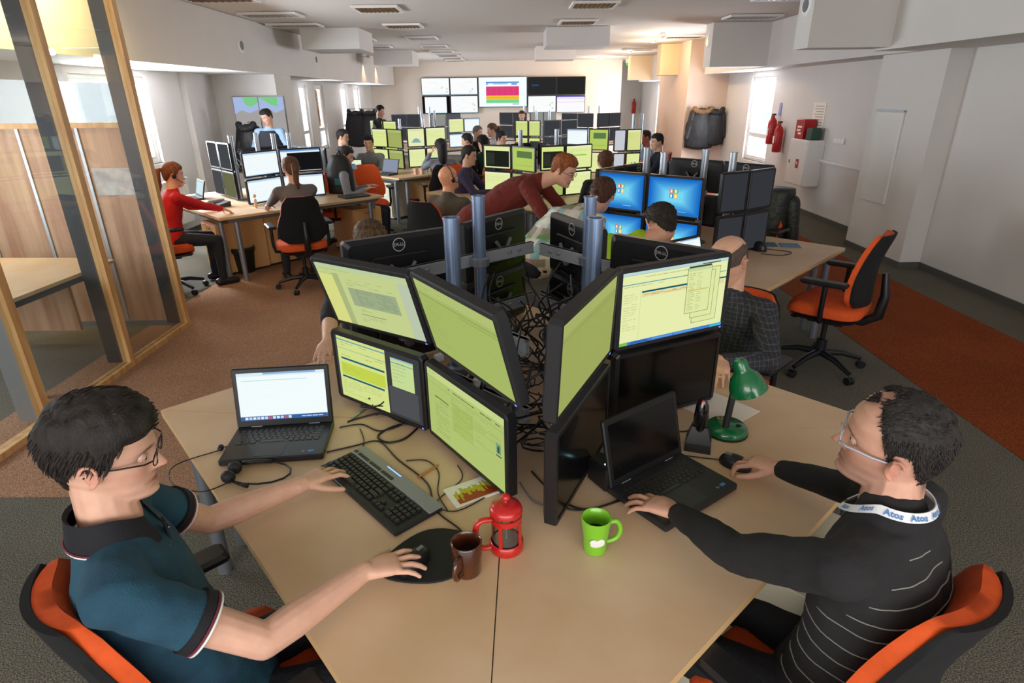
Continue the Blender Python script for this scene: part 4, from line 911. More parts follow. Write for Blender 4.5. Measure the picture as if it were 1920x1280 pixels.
def head_mb(m, M_, n=56, rows=60, s=1.0):
    R = []
    for j in range(rows+1):
        t = j/rows; z = -.120+.242*(.5-.5*cos(pi*t))*.35+.242*t*.65; R.append([M_ @ (head_pt(2*pi*k/n, z)*s) for k in range(n)])
    m.rings(R)
    for e in (-1, 1):   # ears: rim, lobe and bowl
        c = V((e*.076, -.012, -.006)); pts = []
        for q in range(9):
            a = rad(-100+q*33); pts.append(M_ @ ((c+V((e*.009+e*.004*sin(a), -.003-.016*cos(a+pi), .029*sin(a)-.001)))*s))
        m.tube(pts, [.0035*s]*3+[.0045*s]*6, 7); m.ell(M_ @ (c*s), M_.to_3x3() @ V((e*.007*s, -.002, 0)), M_.to_3x3() @ V((0, .014*s, .002)), M_.to_3x3() @ V((0, -.002, .026*s)), 12, 8)
def hair_mask(p, st):
    """>0 where hair grows, in head coordinates"""
    x, y, z = p; ax = abs(x)
    if st == 'full': line = .062 if y > .0 else -.075
    front = st.get('front', .058); side = st.get('side', -.02); nape = st.get('nape', -.07); burn = st.get('burn', -.03); rec = st.get('rec', 0)
    # lower limit of hair as a function of how far back the point is
    if y > .045: low = front+rec*(1-min(1, ax/.05))*0+rec*min(1, ax/.04)
    elif y > .0: t = (.045-y)/.045; low = (front+rec)*(1-t)+(.03*0+burn)*t if ax > .02 else front+rec
    elif y > -.035: low = burn+(.03 if y < -.006 else 0)
    else: t = min(1, (-.035-y)/.04); low = (burn+.03)*(1-t)+nape*t
    v = (z-low)/.016
    if st.get('bald'):   # bare crown: hair only as a ring
        by, br = st['bald']; d = math.sqrt((x/.062)**2+((y-by)/br)**2) if z > .03 else 9; v = min(v, (d-1)/.15) if z > .03 else v
    return v
def cap_hair(M_, s, st, thick, noise_s=40, na=.25, n=72, rows=44):
    m = MB(); R = []; 
    for j in range(rows+1):
        z = -.1+.2215*(j/rows); ring = []
        for k in range(n):
            a = 2*pi*k/n; p = head_pt(a, z); v = hair_mask(p, st); c = V((p.x, p.y+.005, p.z-.01)).normalized()
            th_ = thick(p) if callable(thick) else thick
            u = max(0, min(1, v*.7+.3)); u = u*u*(3-2*u); th2 = th_*(1+na*(noise.noise(p*noise_s)+.5*noise.noise(V((p.x*noise_s*3, p.y*noise_s*.8, p.z*noise_s*.8)))))
            ring.append(M_ @ ((p+c*(-.006+(th2+.006)*u))*s))
        R.append(ring)
    m.rings(R); return m
def locks(m, M_, s, st, N, L, thick, lift, flow, rng, r0=.0022):
    """many curved tapering tufts lying on the head, following the flow field"""
    made = 0; tries = 0
    while made < N and tries < N*8:
        tries += 1; a = rng.uniform(0, 2*pi); z = rng.uniform(-.08, .12); p = head_pt(a, z)
        if hair_mask(p, st) < .35: continue
        made += 1; c = V((p.x, p.y, p.z-.0)).normalized(); t = thick(p) if callable(thick) else thick
        q = p+c*(t*rng.uniform(.55, .95)); d = flow(p, rng); d = (d-c*d.dot(c)); d = d.normalized() if d.length > 1e-5 else V((0, 1, 0)); pts = []; LL = L*rng.uniform(.6, 1.2)
        for i in range(5):
            pts.append(M_ @ (q*s)); c = q.normalized(); d2 = (d-c*d.dot(c)*.8+c*lift*(1-i*.4)).normalized(); q = q+d2*(LL/4); d = d2
        w_ = rng.uniform(.7, 1.3)*r0*s; m.tube(pts, [w_, w_*1.25, w_*1.1, w_*.7, w_*.15], 5)
def hand_mb(m, wrist, d, n, side, curl=(.35, .5, .35), spread=.10, thumb=.5, s=1.0, tf=None):
    """wrist point, finger direction d, back-of-hand normal n; side=+1 right, -1 left"""
    w_ = V(wrist); d = V(d).normalized(); n = V(n); n = (n-d*n.dot(d)).normalized(); t = n.cross(d)*side   # towards the thumb
    P = lambda a, b, c: w_+d*(a*s)+t*(b*s)+n*(c*s)
    R = []
    for a, hw, hh, c in ((-.03, .026, .021, 0), (0, .028, .019, 0), (.03, .035, .0165, .001), (.06, .0405, .0150, .002), (.085, .041, .0125, .001), (.094, .036, .008, 0)):
        R.append([P(a, hw*sq(cos(2*pi*k/18), .8), c+hh*sq(sin(2*pi*k/18), .8)) for k in range(18)])
    m.rings(R)
    bases = ((.030, .084, .080), (.0100, .089, .090), (-.0105, .086, .083), (-.030, .078, .066))
    for i, (b, a, L) in enumerate(bases):
        sp = (1.5-i)*spread; fd = (d+t*sp).normalized(); cu = curl if not isinstance(curl[0], tuple) else curl[i]
        p = P(a-.012, b, .0); ang = -.12; r = .0088 if i < 3 else .0078
        for L_, c_, r1 in zip((L*.47, L*.3, L*.26), cu, (.0085, .0077, .0066)):
            ang += c_; q = p+(fd*cos(ang)-n*sin(ang))*(L_*s+(.012*s if L_ > L*.4 else 0)); m.cap(p, q, r*s, r1*(1 if i < 3 else .9)*s, 10); p = q; r = r1*(1 if i < 3 else .9)
    p = P(.018, .022, -.006); td = (d*.62+t*.75-n*.25).normalized(); r = .0135
    for L_, c_, r1 in ((.042, 0, .0115), (.034, thumb, .0098), (.027, thumb*.8, .0078)):
        td = (td*cos(c_)+(d-t*.45)*sin(c_)).normalized() if c_ else td; q = p+td*L_*s; m.cap(p, q, r*s, r1*s, 10); p = q; r = r1
    return m
def ik(s, w_, l1, l2, pole):
    d = w_-s; L = min(d.length, (l1+l2)*.998); dn = d.normalized(); a = (l1*l1-l2*l2+L*L)/(2*L); h = math.sqrt(max(0, l1*l1-a*a)); p = V(pole); p = (p-dn*p.dot(dn)).normalized(); return s+dn*a+p*h
def bake(mb, name, m, parent, vox, it=3, wrinkle=0, wsc=14):
    o = mb.build(name, m, None); r = o.modifiers.new('r', 'REMESH'); r.mode = 'VOXEL'; r.voxel_size = vox; r.use_smooth_shade = True
    if it: sm = o.modifiers.new('s', 'SMOOTH'); sm.iterations = it; sm.factor = .5
    dg = bpy.context.evaluated_depsgraph_get(); me = bpy.data.meshes.new_from_object(o.evaluated_get(dg)); me.name = name; old = o.data; bpy.data.objects.remove(o); bpy.data.meshes.remove(old)
    if wrinkle:
        nn = [v.normal.copy() for v in me.vertices]
        for v, q in zip(me.vertices, nn): p = v.co*wsc; v.co = v.co+q*(wrinkle*(noise.noise(V((p.x, p.y, p.z*1.8)))+.5*noise.noise(p*2.3)))
    me.shade_smooth(); return inst(name, me, parent)
SKIN = vcol('skin', .52, .0)
def paint(o, M_, s, tone, st, hairc, opts):
    me = o.data; n = len(me.vertices); co = np.empty(n*3); me.vertices.foreach_get('co', co); co = co.reshape(-1, 3); Mi = np.array(M_.inverted()); q = (co @ Mi[:3, :3].T+Mi[:3, 3])/s
    x, y, z = q.T; c = np.tile(np.array(rgb(tone)[:3]), (n, 1)); hd = (z > -.13) & (z < .14) & (np.abs(x) < .1) & (np.abs(y) < .14)
    def mix(mask, col, k): 
        mk = (np.clip(mask, 0, 1)*hd*k)[:, None]; c[:] = c*(1-mk)+np.array(rgb(col)[:3])*mk
    E = lambda a, b: np.exp(-a*a-b*b)
    mix(E((np.abs(x)-.043)/.02, (z+.03)/.02)*(y > 0), 'c96f5c', .35); mix(E(x/.014, (z+.035)/.012)*(y > .08), 'c96a58', .4); mix((np.abs(x) > .074)*1.0*(np.abs(z) < .04), 'd07a66', .4)
    mix(E(x/.020, (z+.067)/.0075)**.6*(y > .07)*1.4, opts.get('lips', 'b05a50'), .75); mix(E(x/.024, (z+.0675)/.0014)*(y > .07), '5a2420', .8)
    br = E((np.abs(x)-.032)/.017, (z-.0185-.003*np.sin(np.abs(x)*60))/.0042)*(y > .05); mix(br*1.5, opts.get('brow', '33241c'), .8)
    if opts.get('stubble'): mix((1/(1+np.exp((z+.035)/.008)))*(y > -.01)*(np.abs(x) < .075), '7a6258', opts['stubble'])
    if opts.get('scalp'):
        hm = np.zeros(n); idx = np.where(hd & (z > -.09))[0]
        for i in idx: hm[i] = max(0, min(1, hair_mask((x[i], y[i], z[i]), st)*.5+.3))
        mix(hm, hairc, opts['scalp'])
    mix(E((np.abs(x)-.031)/.014, (z-.002)/.008)*(y > .05), '8a4a3e', .28)  # shade of the eye sockets put into the skin colour
    a = me.color_attributes.new('Col', 'FLOAT_COLOR', 'POINT'); a.data.foreach_set('color', np.c_[c, np.ones(n)].ravel())
EYEM = mat('eye_white', 'e4dcd6', .15, coat=.5); IRISM = mat('eye_iris', '2c2a26', .1, coat=.8)
def headmat(pos, yaw, pitch, roll):
    f = V((cos(rad(yaw))*cos(rad(pitch)), sin(rad(yaw))*cos(rad(pitch)), sin(rad(pitch)))); r0 = V((sin(rad(yaw)), -cos(rad(yaw)), 0)); u0 = r0.cross(f); r = r0*cos(rad(roll))-u0*sin(rad(roll)); u = u0*cos(rad(roll))+r0*sin(rad(roll))
    return Matrix(((r.x, f.x, u.x, pos[0]), (r.y, f.y, u.y, pos[1]), (r.z, f.z, u.z, pos[2]), (0, 0, 0, 1)))
def tm(name, col): return mat(name, col, .9, 0, .25, 60, .12, 8)
HAIRM = {}
def person(label, hip, neck, yaw, head, hands, shirt, hair=None, legs='sit', legyaw=None, sleeve='long', tone='dcae94', vox=.009, s=1.0, pants='22242c', hs=1.0, shyaw=None, poles=None, handdir=(None, None), extra=None, opts=None, wr=.0035, glasses=None, shw=.185, group=None, collar=None, headset=False, curls=None, foot=None, hem=None, al=1.0, spread=.1, nr=.012, thumb=.3, fat=1.0, feet=None, lowleg=True):
    """hip/neck = joint positions, yaw = torso facing (deg), head = (x,y,z,yaw,pitch,roll) or (yaw,pitch,roll), hands = (right, left) wrist positions (None hangs in the lap)"""
    opts = opts or {}; HP = V(hip); NK = V(neck); f0 = V((cos(rad(yaw)), sin(rad(yaw)), 0)); r0 = V((f0.y, -f0.x, 0)); t = thing('person', label, 'person', (HP.x, HP.y, 0)); B = V((HP.x, HP.y, 0))
    if shyaw is not None: f1 = V((cos(rad(shyaw)), sin(rad(shyaw)), 0)); r1 = V((f1.y, -f1.x, 0))
    else: f1, r1 = f0, r0
    L = lambda p: V(p)-B
    hp, nk = L(HP), L(NK); sp = nk-hp; D = sp.length; up = sp.normalized()
    if len(head) == 3: hc = nk+up*.03*s+V((0, 0, .125*s))+f1*.035*s; HM = headmat(hc, *head)
    else: hc = L(head[:3]); HM = headmat(hc, *head[3:])
    def torso(m, gr):
        T = [(-.18, .13, .10), (-.08, .168, .118), (0, .172, .122), (.15, .158, .112), (.32, .155, .108), (.52, .168, .118), (.7, .182, .118), (.82, .178, .1), (.9, .14, .082), (.97, .085, .066)]
        R = []
        for u, a, b in T:
            k = max(0, min(1, u)); c = hp+sp*u-f0*(.03*sin(pi*k))*s; ax = (r0*(1-k)+r1*k).normalized(); ay = ax.cross(up)*-1; ay = up.cross(ax).normalized(); a2 = (a*s*(shw/.185)+gr)*(fat if k < .6 else 1); b2 = (b*s+gr)*fat
            R.append([c+ax*a2*sq(cos(2*pi*i/26), .85)+ay*b2*sq(sin(2*pi*i/26), .85) for i in range(26)])
        m.rings(R)
    SH = [nk-up*.075*s+r1*q*shw*s for q in (1, -1)]
    skin = MB(); torso(skin, -.014); skin.cap(nk-up*.07*s, hc+HM.to_3x3() @ V((0, -.022, -.05))*hs, .064*s, .056*s*hs); head_mb(skin, HM, s=hs, n=56 if vox < .006 else 28, rows=60 if vox < .006 else 26)
    cloth = MB(); torso(cloth, 0); g = .008*s if vox < .006 else .011*s; W = []; EL = []
    for i, q in enumerate((1, -1)):
        sh = SH[i]; pole = V(poles[i]) if poles else (r1*q*.5-V((0, 0, 1))+f1*-.3)
        w_ = L(hands[i]) if hands[i] is not None else hp+f0*.3*s+r0*q*.1*s+V((0, 0, .08))
        e = ik(sh, w_, .29*s*al, .255*s*al, pole); W.append(w_); EL.append(e)
        if (w_-sh).length > .543*s*al: w_ = sh+(w_-sh).normalized()*.543*s*al; W[-1] = w_
        skin.cap(nk-up*.08*s, sh, .05*s, .05*s); skin.cap(sh, e, .048*s, .040*s); fm = e+(w_-e)*.28; skin.cap(e, fm, .040*s, .0425*s); skin.cap(fm, w_, .0425*s, .0275*s)
        fd = V(handdir[i]) if handdir[i] else (w_-e).normalized()*1.0+V((0, 0, -.15)); nn = V((0, 0, 1)) if abs(fd.normalized().z) < .85 else f0
        hand_mb(skin, w_, fd, nn, q, curl=(curls[i] if curls else (.3, .4, .3)), s=s*1.0, spread=spread, thumb=thumb)
        cloth.cap(nk-up*.09*s, nk-up*nr*s, .085*s, .068*s)
        cloth.cap(nk-up*.075*s, sh+r1*q*.0, .062*s, .062*s+g*.3); cloth.cap(sh, sh+(e-sh)*.35, .0605*s, .057*s+g*.4)
        if sleeve == 'long': cloth.cap(sh+(e-sh)*.3, e, .057*s+g*.3, .047*s+g*.5); cloth.cap(e, e+(w_-e)*.45, .047*s+g*.5, .043*s+g*.3); cloth.cap(e+(w_-e)*.4, w_-(w_-e).normalized()*.02*s, .044*s+g*.3, .033*s+g*.3)
        elif sleeve == 'elbow': cloth.cap(sh+(e-sh)*.3, e, .057*s+g*.3, .049*s+g*.5); cloth.cap(e, e+(w_-e)*.25, .049*s+g*.5, .047*s+g*.3)
        else:
            a, b = sh+(e-sh)*.2, sh+(e-sh)*.55; cloth.tube([a, (a+b)/2, b], [.06*s, .060*s, .062*s], 20)
    body = bake(skin, 'body', SKIN, t, vox, 2 if vox < .006 else 1); paint(body, HM, hs, tone, hair['st'] if hair else {}, hair['col'] if hair else '000000', opts)
    sm = shirt if not isinstance(shirt, str) else tm('cloth_'+shirt, shirt); top = bake(cloth, 'top', sm, t, max(vox*1.4, .0055), 6, wr, 13)
    # legs
    pm_ = tm('trousers_'+pants, pants); leg = MB(); ly = rad(legyaw if legyaw is not None else yaw); lf = V((cos(ly), sin(ly), 0)); lr = V((lf.y, -lf.x, 0)); hj = hp+V((0, 0, -.02))
    leg.ell(hj, lr*.175*s, lf*.125*s, V((0, 0, .12*s)), 18, 12); shoe = MB()
    for q in (1, -1):
        h0 = hj+lr*q*.09*s
        if legs == 'sit': kn = h0+lf*.42*s+lr*q*.05; kn.z = max(.47*s, hj.z-.05); an = kn+lf*(-.02)+lr*q*.02; an.z = .09
        else: kn = h0+lf*(.06 if q > 0 else -.02); kn.z = hj.z*.52; an = V((h0.x, h0.y, 0))+lf*(.0 if q > 0 else -.12)+lr*q*.03; an.z = .09
        leg.cap(h0, kn, .088*s, .062*s); leg.cap(kn, an, .062*s, .046*s); shoe.cap(V((an.x, an.y, .045))-lf*.05, V((an.x, an.y, .035))+lf*.14, .042, .034)
    bake(leg, 'trousers', pm_, t, max(vox*1.6, .009), 4, wr, 10); bake(shoe, 'shoes', BLACK, t, .012, 1)
    # eyes
    if vox < .011:
        ey = MB(); ir = MB()
        for e in (-1, 1):
            c = V((e*.031, .0645, .001))*hs; R3 = HM.to_3x3(); ey.ell(HM @ c, R3 @ V((.0125*hs, 0, 0)), R3 @ V((0, .0125*hs, 0)), R3 @ V((0, 0, .0105*hs)), 14, 10); look = opts.get('look', (0, 0)); c2 = HM @ (c+V((look[0], .0095, look[1]))*hs); ir.ell(c2, R3 @ V((.0055*hs, 0, 0)), R3 @ V((0, .004*hs, 0)), R3 @ V((0, 0, .0055*hs)), 12, 8)
        ee = ey.build('eyes', EYEM, t, smooth=True); ir.build('iris', IRISM, ee, smooth=True)
        if vox < .006:
            ld = MB()
            for e in (-1, 1):
                for sg_, zz in ((1, .0075), (-1, -.0075)):
                    ld.tube([HM @ (V((e*.031+q*.0145, .0745-.006*abs(q)**2*1.2, .0005+zz*(1-q*q)*(.9 if sg_ > 0 else .8)))*hs) for q in (-1, -.5, 0, .5, 1)], .0024*hs, 6)
            ld.build('eyelids', mat('eyelid_'+tone, tone, .55), t, smooth=True)
    if hair:
        hm = mat('hair_'+hair['col'], hair['col'], hair.get('rough', .72), 0, .25, 250, .35, 60, hair.get('col2'), stretch=(1, 1, .35)); th_ = hair.get('th', .014); big = vox < .006
        mb = cap_hair(HM, hs, hair['st'], th_, hair.get('ns', 40), hair.get('na', .25), 72 if big else 36, 44 if big else 22)
        if vox < .0085 and 'locks' not in hair and not hair['st'].get('bald'): hair = dict(hair, locks=420, L=.02, lift=.14, r0=.0024)
        if hair.get('locks'): locks(mb, HM, hs, hair['st'], hair['locks'], hair.get('L', .04), th_, hair.get('lift', .1), hair.get('flow', lambda p, r: V((p.x*2, -1, -.6))), random.Random(5), hair.get('r0', .0024))
        ho = mb.build('hair', hm, t, smooth=True)
        for (kind, args) in hair.get('add', []):
            m = MB(); pts = [HM @ (V(p)*hs) for p in args[0]]; m.tube(pts, args[1], 12)
            for _ in range(14 if kind == 'tail' else 22):
                R = random.Random(_*3+1); m.tube([p+V((R.uniform(-1, 1), R.uniform(-1, 1), R.uniform(-1, 1)))*args[1][i]*.6 for i, p in enumerate(pts)], [x*.35 for x in args[1]], 6)
            m.build('ponytail' if kind == 'tail' else 'long_hair', hm, t, smooth=True)
    if glasses:
        gm = mat('glasses_'+glasses, glasses, .3, .2); m = MB(); z0 = .001
        for e in (-1, 1):
            m.tube([HM @ (V((e*.033+.024*cos(a), .097-.004*abs(cos(a)), z0+.015*sin(a)))*hs) for a in [2*pi*k/20 for k in range(21)]], .0014*hs, 6, False)
            m.tube([HM @ (V(p)*hs) for p in ((e*.058, .093, z0+.006), (e*.072, .08, z0+.007), (e*.0795, .03, z0+.004), (e*.0805, -.005, z0+.004), (e*.079, -.025, z0-.012))], [.0022*hs, .0028*hs, .0026*hs, .0022*hs, .0018*hs] if big_g(glasses) else .0018*hs, 6)
        m.tube([HM @ (V((x, .101, z0+.004))*hs) for x in (-.01, 0, .01)], .0014*hs, 6); go = m.build('glasses', gm, t, smooth=True)
        for e in (-1, 1):
            m = MB(); pts = [HM @ (V((e*.033+.0235*cos(a), .096, z0+.0145*sin(a)))*hs) for a in [2*pi*k/20 for k in range(20)]]; m.add(pts, [tuple(range(20))]); m.build('lens', glass('lens_glass', (.96, .97, .97, 1)), go)
    if headset:
        m = MB(); m.tube([HM @ (V((.083*cos(a), .0, .02+.113*sin(a)))*hs) for a in [rad(x) for x in range(-8, 190, 18)]], .005, 6); 
        for e in (-1, 1): m.ell(HM @ (V((e*.083, -.005, -.005))*hs), HM.to_3x3() @ V((.012, 0, 0)), HM.to_3x3() @ V((0, .024, 0)), HM.to_3x3() @ V((0, 0, .026)), 12, 8)
        m.tube([HM @ (V(p)*hs) for p in ((.085, 0, -.02), (.08, .06, -.06), (.04, .1, -.075))], .003, 5); m.build('headset', BLACK, t, smooth=True)
    t['_'] = 0; del t['_']
    return dict(torso=torso, t=t, HM=HM, nk=nk, up=up, f=f1, r=r1, SH=SH, EL=EL, W=W, hs=hs, s=s, B=B)
def big_g(c): return c != '1a1a1c'
ST_M = dict(front=.062, burn=-.03, nape=-.075)
def short(col, th_=.012, **k): d = dict(st=ST_M, col=col, th=th_, na=.35); d.update(k); return d

# --- the man in the teal polo shirt
def th_lm(p): return .006+.013*max(0, min(1, (p.z+.02)/.09))+.004*max(0, -p.y/.1)
TEAL = mat('teal_jersey', '1f4e62', .85, 0, .2, 240, .2, 9, '173c52')
lm = person('young man with glasses and teal polo shirt at the near left desk', (-.72, 1.05, .55), (-.858, 1.0, 1.10), 32, (-.83, 1.035, 1.24, 21, -9.5, 3), ((-.376, 1.147, .81), (-.652, 1.525, .80)), TEAL,
    dict(st=dict(front=.052, burn=-.022, nape=-.07), col='2a211d', col2='120d0b', th=th_lm, na=.3, locks=1700, L=.030, lift=.09, r0=.0017, flow=lambda p, r: V((-.8+p.x*3+r.uniform(-.3, .3), .55, .1)) if p.z > .055 else V((0, -.35+r.uniform(-.2, .2), -1.0))), sleeve='short', vox=.0036, s=.95, al=1.12, nr=.045, thumb=.2, spread=.17, hs=.97, tone='dfae96', glasses='1a1a1c',
    handdir=((.82, .42, -.10), (.54, .84, -.12)), curls=((.2, .35, .25), (.2, .4, .3)), poles=((.1, -1, -1.0), (-.7, .3, -1.3)), opts=dict(brow='2a1c16', look=(0, -.003), lips='b5615a'), shyaw=29, wr=.0045, shw=.18, pants='1a1d28')
def ring_band(P, c, axis, ru, rv, r, name, m, side=0, a0=0, a1=360, w_=None):
    ax = V(axis).normalized(); x, y = MB().frame(ax); mb = MB(); n = 40
    mb.tube([V(c)+x*ru*cos(rad(a0+(a1-a0)*k/n))+y*rv*sin(rad(a0+(a1-a0)*k/n)) for k in range(n+1)], r, 8, False); return mb.build(name, m, P['t'], smooth=True)
NAVY = mat('navy_rib', '15151c', .85, bump=.2, bscale=300); MAROON = mat('maroon_rib', '6a2436', .8)
for i in (0, 1):
    sh, e = lm['SH'][i], lm['EL'][i]; d = (e-sh).normalized(); c = sh+(e-sh)*.55
    m = MB(); m.tube([c-d*.022, c-d*.003], .0635, 28); m.build('sleeve_cuff', NAVY, lm['t'], smooth=50)
    for k, mm_ in ((-.001, MAROON), (.005, WHITE)): m = MB(); m.tube([c+d*k, c+d*(k+.004)], .0640, 28); m.build('sleeve_stripe', mm_, lm['t'], smooth=50)
# polo collar: a turned-down ring standing round the neck, open at the front
def collar(P, m_, h=.04, r0=.07, r1=.096, stripe=None, gap=28, drop=.05, cz=-.01):
    f, r, up = P['f'], P['r'], (P['up']*.6+V((0, 0, .4))).normalized(); c0 = P['nk']+up*cz+f*.012; n = 44; A, B, C_ = [], [], []
    for k in range(n+1):
        a = rad(90+gap/2+(360-gap)*k/n); fr = max(0, sin(a)); dz = -drop*fr**2; u = r*cos(a); v = f*sin(a)
        A.append(c0+(u+v)*r0+up*(.032+dz*.6)); B.append(c0+(u+v)*(r0+.006)+up*(.040+dz*.6)); C_.append(c0+(u*1.12+v)*r1+up*(.0-h*.25+dz))
    mb = MB(); vs_ = A+B+C_+[p-up*.004 for p in C_]; N = n+1; fs = []
    for j in range(3):
        for k in range(n): fs.append((j*N+k, j*N+k+1, (j+1)*N+k+1, (j+1)*N+k))
    mb.add(vs_, fs); mb.build('collar', m_, P['t'], smooth=60)
    if stripe:
        for q, mm_ in ((.001, MAROON), (-.0035, WHITE)): MB().tube([p-up*.003+up*q+(p-c0).normalized()*.002 for p in C_], .0024, 6).build('collar_stripe', mm_, P['t'], smooth=True)
collar(lm, NAVY, .05, .061, .084, True, gap=40, drop=.07)
MB().box(-.012, .012, -.002, .002, -.09, 0).build('placket', NAVY, lm['t'], loc=tuple(lm['nk']+lm['f']*.105-V((0, 0, .045))), rz=rad(45-90))
MB().ell((0, 0, 0), (.006, 0, 0), (0, .002, 0), (0, 0, .006), 10, 6).build('button', BLACK, lm['t'], loc=tuple(lm['nk']+lm['f']*.109-V((0, 0, .06))), rz=rad(-45))

# --- the man in the dark striped sweater
KNIT = mat('charcoal_knit', '232224', .92, 0, .25, 350, .2, 12)
rm = person('man with receding hair, lanyard and dark striped sweater at the near right desk', (.775, 1.04, .55), (.80, 1.02, 1.09), 134, (.79, 1.055, 1.225, 144.8, 3.3, -9), ((.832, 1.562, .81), (.455, 1.352, .815)), KNIT,
    dict(st=dict(front=.078, burn=-.012, nape=-.085, rec=.034), col='2b2623', col2='171310', th=.0052, na=.3, ns=60, locks=1900, L=.011, lift=.22, r0=.0011, flow=lambda p, r: V((p.x*4+r.uniform(-.5, .5), -.2, -1+r.uniform(-.4, .4))) if p.z < .07 else V((r.uniform(-.6, .6), .8, 0))), vox=.0036, s=.97, hs=.98, tone='d9a58d', glasses='b8bcc8',
    handdir=((-.66, .75, -.12), (-.62, .62, -.12)), curls=((.45, .6, .4), ((.3, .5, .3), (.15, .35, .25), (.2, .35, .25), (.25, .4, .3))), poles=((1, .6, -.8), (-.25, -1, -1.2)), opts=dict(brow='4a382c', scalp=.75, stubble=.42, look=(0, .0), lips='b0685c'), shyaw=127, spread=.17, wr=.005, shw=.185, pants='17181c', fat=1.05)
LAN = mat('white_lanyard', 'e4e6ea', .6); BLUEI = mat('blue_ink', '3f78b8', .6)
def lanyard(P, txt):
    f, r = P['f'], P['r']; up = (P['up']*.7+V((0, 0, .3))).normalized(); c = P['nk']+up*.006; n = 48; A, B = [], []
    for k in range(n+1):
        a = rad(-90-172+344*k/n); fr = max(0, sin(a)); rad_ = .070+.010*fr; u = r*cos(a)*(1-.35*fr**3); p = c+(u+f*sin(a))*rad_+up*(.02-.075*fr**1.5)+f*(.012*fr**3); o_ = (u+f*sin(a)).normalized()
        A.append(p+up*.010+o_*-.003); B.append(p-up*.008+o_*.006)
    N = n+1; th_ = [(B[k]-A[k]).cross(A[min(k+1, n)]-A[max(k-1, 0)]).normalized()*.0012 for k in range(N)]
    mb = MB(); mb.add([a+t for a, t in zip(A, th_)]+[b+t for b, t in zip(B, th_)]+[a-t for a, t in zip(A, th_)]+[b-t for b, t in zip(B, th_)], [(o*N+k, o*N+k+1, (o+1)*N+k+1, (o+1)*N+k) for o in (0, 2) for k in range(n)]+[(k, k+1, 2*N+k+1, 2*N+k) for k in range(n)]+[(N+k, N+k+1, 3*N+k+1, 3*N+k) for k in range(n)])
    ob = mb.build('lanyard', LAN, P['t'], smooth=60); tv, tf_ = text_mesh(txt, .018, .0004)
    for k in range(4, n-3, 5):
        mb = MB(); o_ = (A[k]+B[k])/2; e1 = (A[k+1]-A[k-1]).normalized(); e2 = (A[k]-B[k]).normalized(); nn = e1.cross(e2).normalized(); out = (o_-c)
        if nn.dot(out) < 0: nn = -nn; e1 = -e1
        mb.add([o_+e1*x+e2*y+nn*.0030 for x, y, z in tv], tf_); mb.build('lanyard_print', BLUEI, ob)
    return ob
lanyard(rm, 'Atos')
# thin pale stripes knitted round the back and sides of the sweater
STR = mat('pale_stripe', '8a8a84', .9)
def stripes(P, top, zs, half, rr=.0016):
    from mathutils.bvhtree import BVHTree
    tb_ = MB(); P['torso'](tb_, .0); tv_ = BVHTree.FromPolygons([V(v) for v in tb_.v], tb_.f)
    me = top.data; bv = BVHTree.FromPolygons([v.co for v in me.vertices], [p.vertices for p in me.polygons]); up = P['up']; f, r = P['f'], P['r']
    for i, (u, a0, a1) in enumerate(zs):
        c = P['nk']-up*u; seg = []
        for k in range(33):
            a = rad(a0+(a1-a0)*k/32); d = (r*cos(a)+f*sin(a)).normalized(); h0 = tv_.ray_cast(c+d*.5, -d)
            if not h0[0]: continue
            hit = bv.ray_cast(h0[0]+d*.05, -d)
            if hit[0] and (hit[0]-h0[0]).length < .05: seg.append(hit[0]+hit[1]*.0008)
        if len(seg) > 3:
            out = [seg[0]]
            for p in seg[1:]:
                if (p-out[-1]).length > .06:
                    if len(out) > 3: MB().tube(out, rr, 5).build('knitted_stripe', STR, P['t'], smooth=True)
                    out = [p]
                else: out.append(p)
            if len(out) > 3: MB().tube(out, rr, 5).build('knitted_stripe', STR, P['t'], smooth=True)
rtop = [c for c in rm['t'].children if c.name.startswith('top')][0]
stripes(rm, rtop, [(.05, 225, 262), (.09, 210, 285), (.13, 200, 300), (.17, 190, 320), (.21, 170, 330), (.26, 150, 330), (.31, 150, 330), (.36, 140, 330), (.41, 140, 330), (.46, 140, 330)], 0)
# near chairs: the second one under the sweater man
chair(.74, 1.06, 124, 'orange office chair under the man in the striped sweater')
# ------------------------------------------------------------------ the other workstations
def desk_ring(cx, cy, hd, names, group, rot=0, skip=()):
    P = [V((cx+hd*cos(rad(a+rot)), cy+hd*sin(rad(a+rot)))) for a in (180, 270, 0, 90)]
    for i, n in enumerate(names):
        if n and i not in skip: tri_desk((cx, cy), P[i], P[(i+1) % 4], n, group)
ROW = (('upper left', 'upper right'), ('lower left', 'lower right'))
def array(pts, zt, h, conts, who, group, gap=.02, back=False, rows=2, w_=None, detail=0):
    """2 columns of monitors; conts = [(content, key, words)...] TL TR BL BR"""
    for r in range(rows):
        for c in (0, 1):
            k = conts[(r*2+c) % len(conts)]; a, b = V(pts[c]), V(pts[c+1]); d = (b-a).normalized()*.006
            mon_ends(a+d, b-d, zt-r*(h+gap), h, '%s monitor of %s, %s' % (ROW[r][c], who, k[2]), k[0], k[1], group, detail=detail, back=back)
def poles(pl, ztop, who, group):
    for i, p in enumerate(pl): pole_stand(p, (1.15,), (V(p)-V((.3, .0)), V(p)+V((.3, 0))), '%s grey pole of %s' % (('leftmost', 'second', 'third', 'rightmost')[i] if len(pl) > 2 else ('left', 'right')[i], who), group, ztop, .028, False)
B_ = lambda n, w_='seen from behind': (c_grey(n, '1c1c1f'), 'dark1', w_)
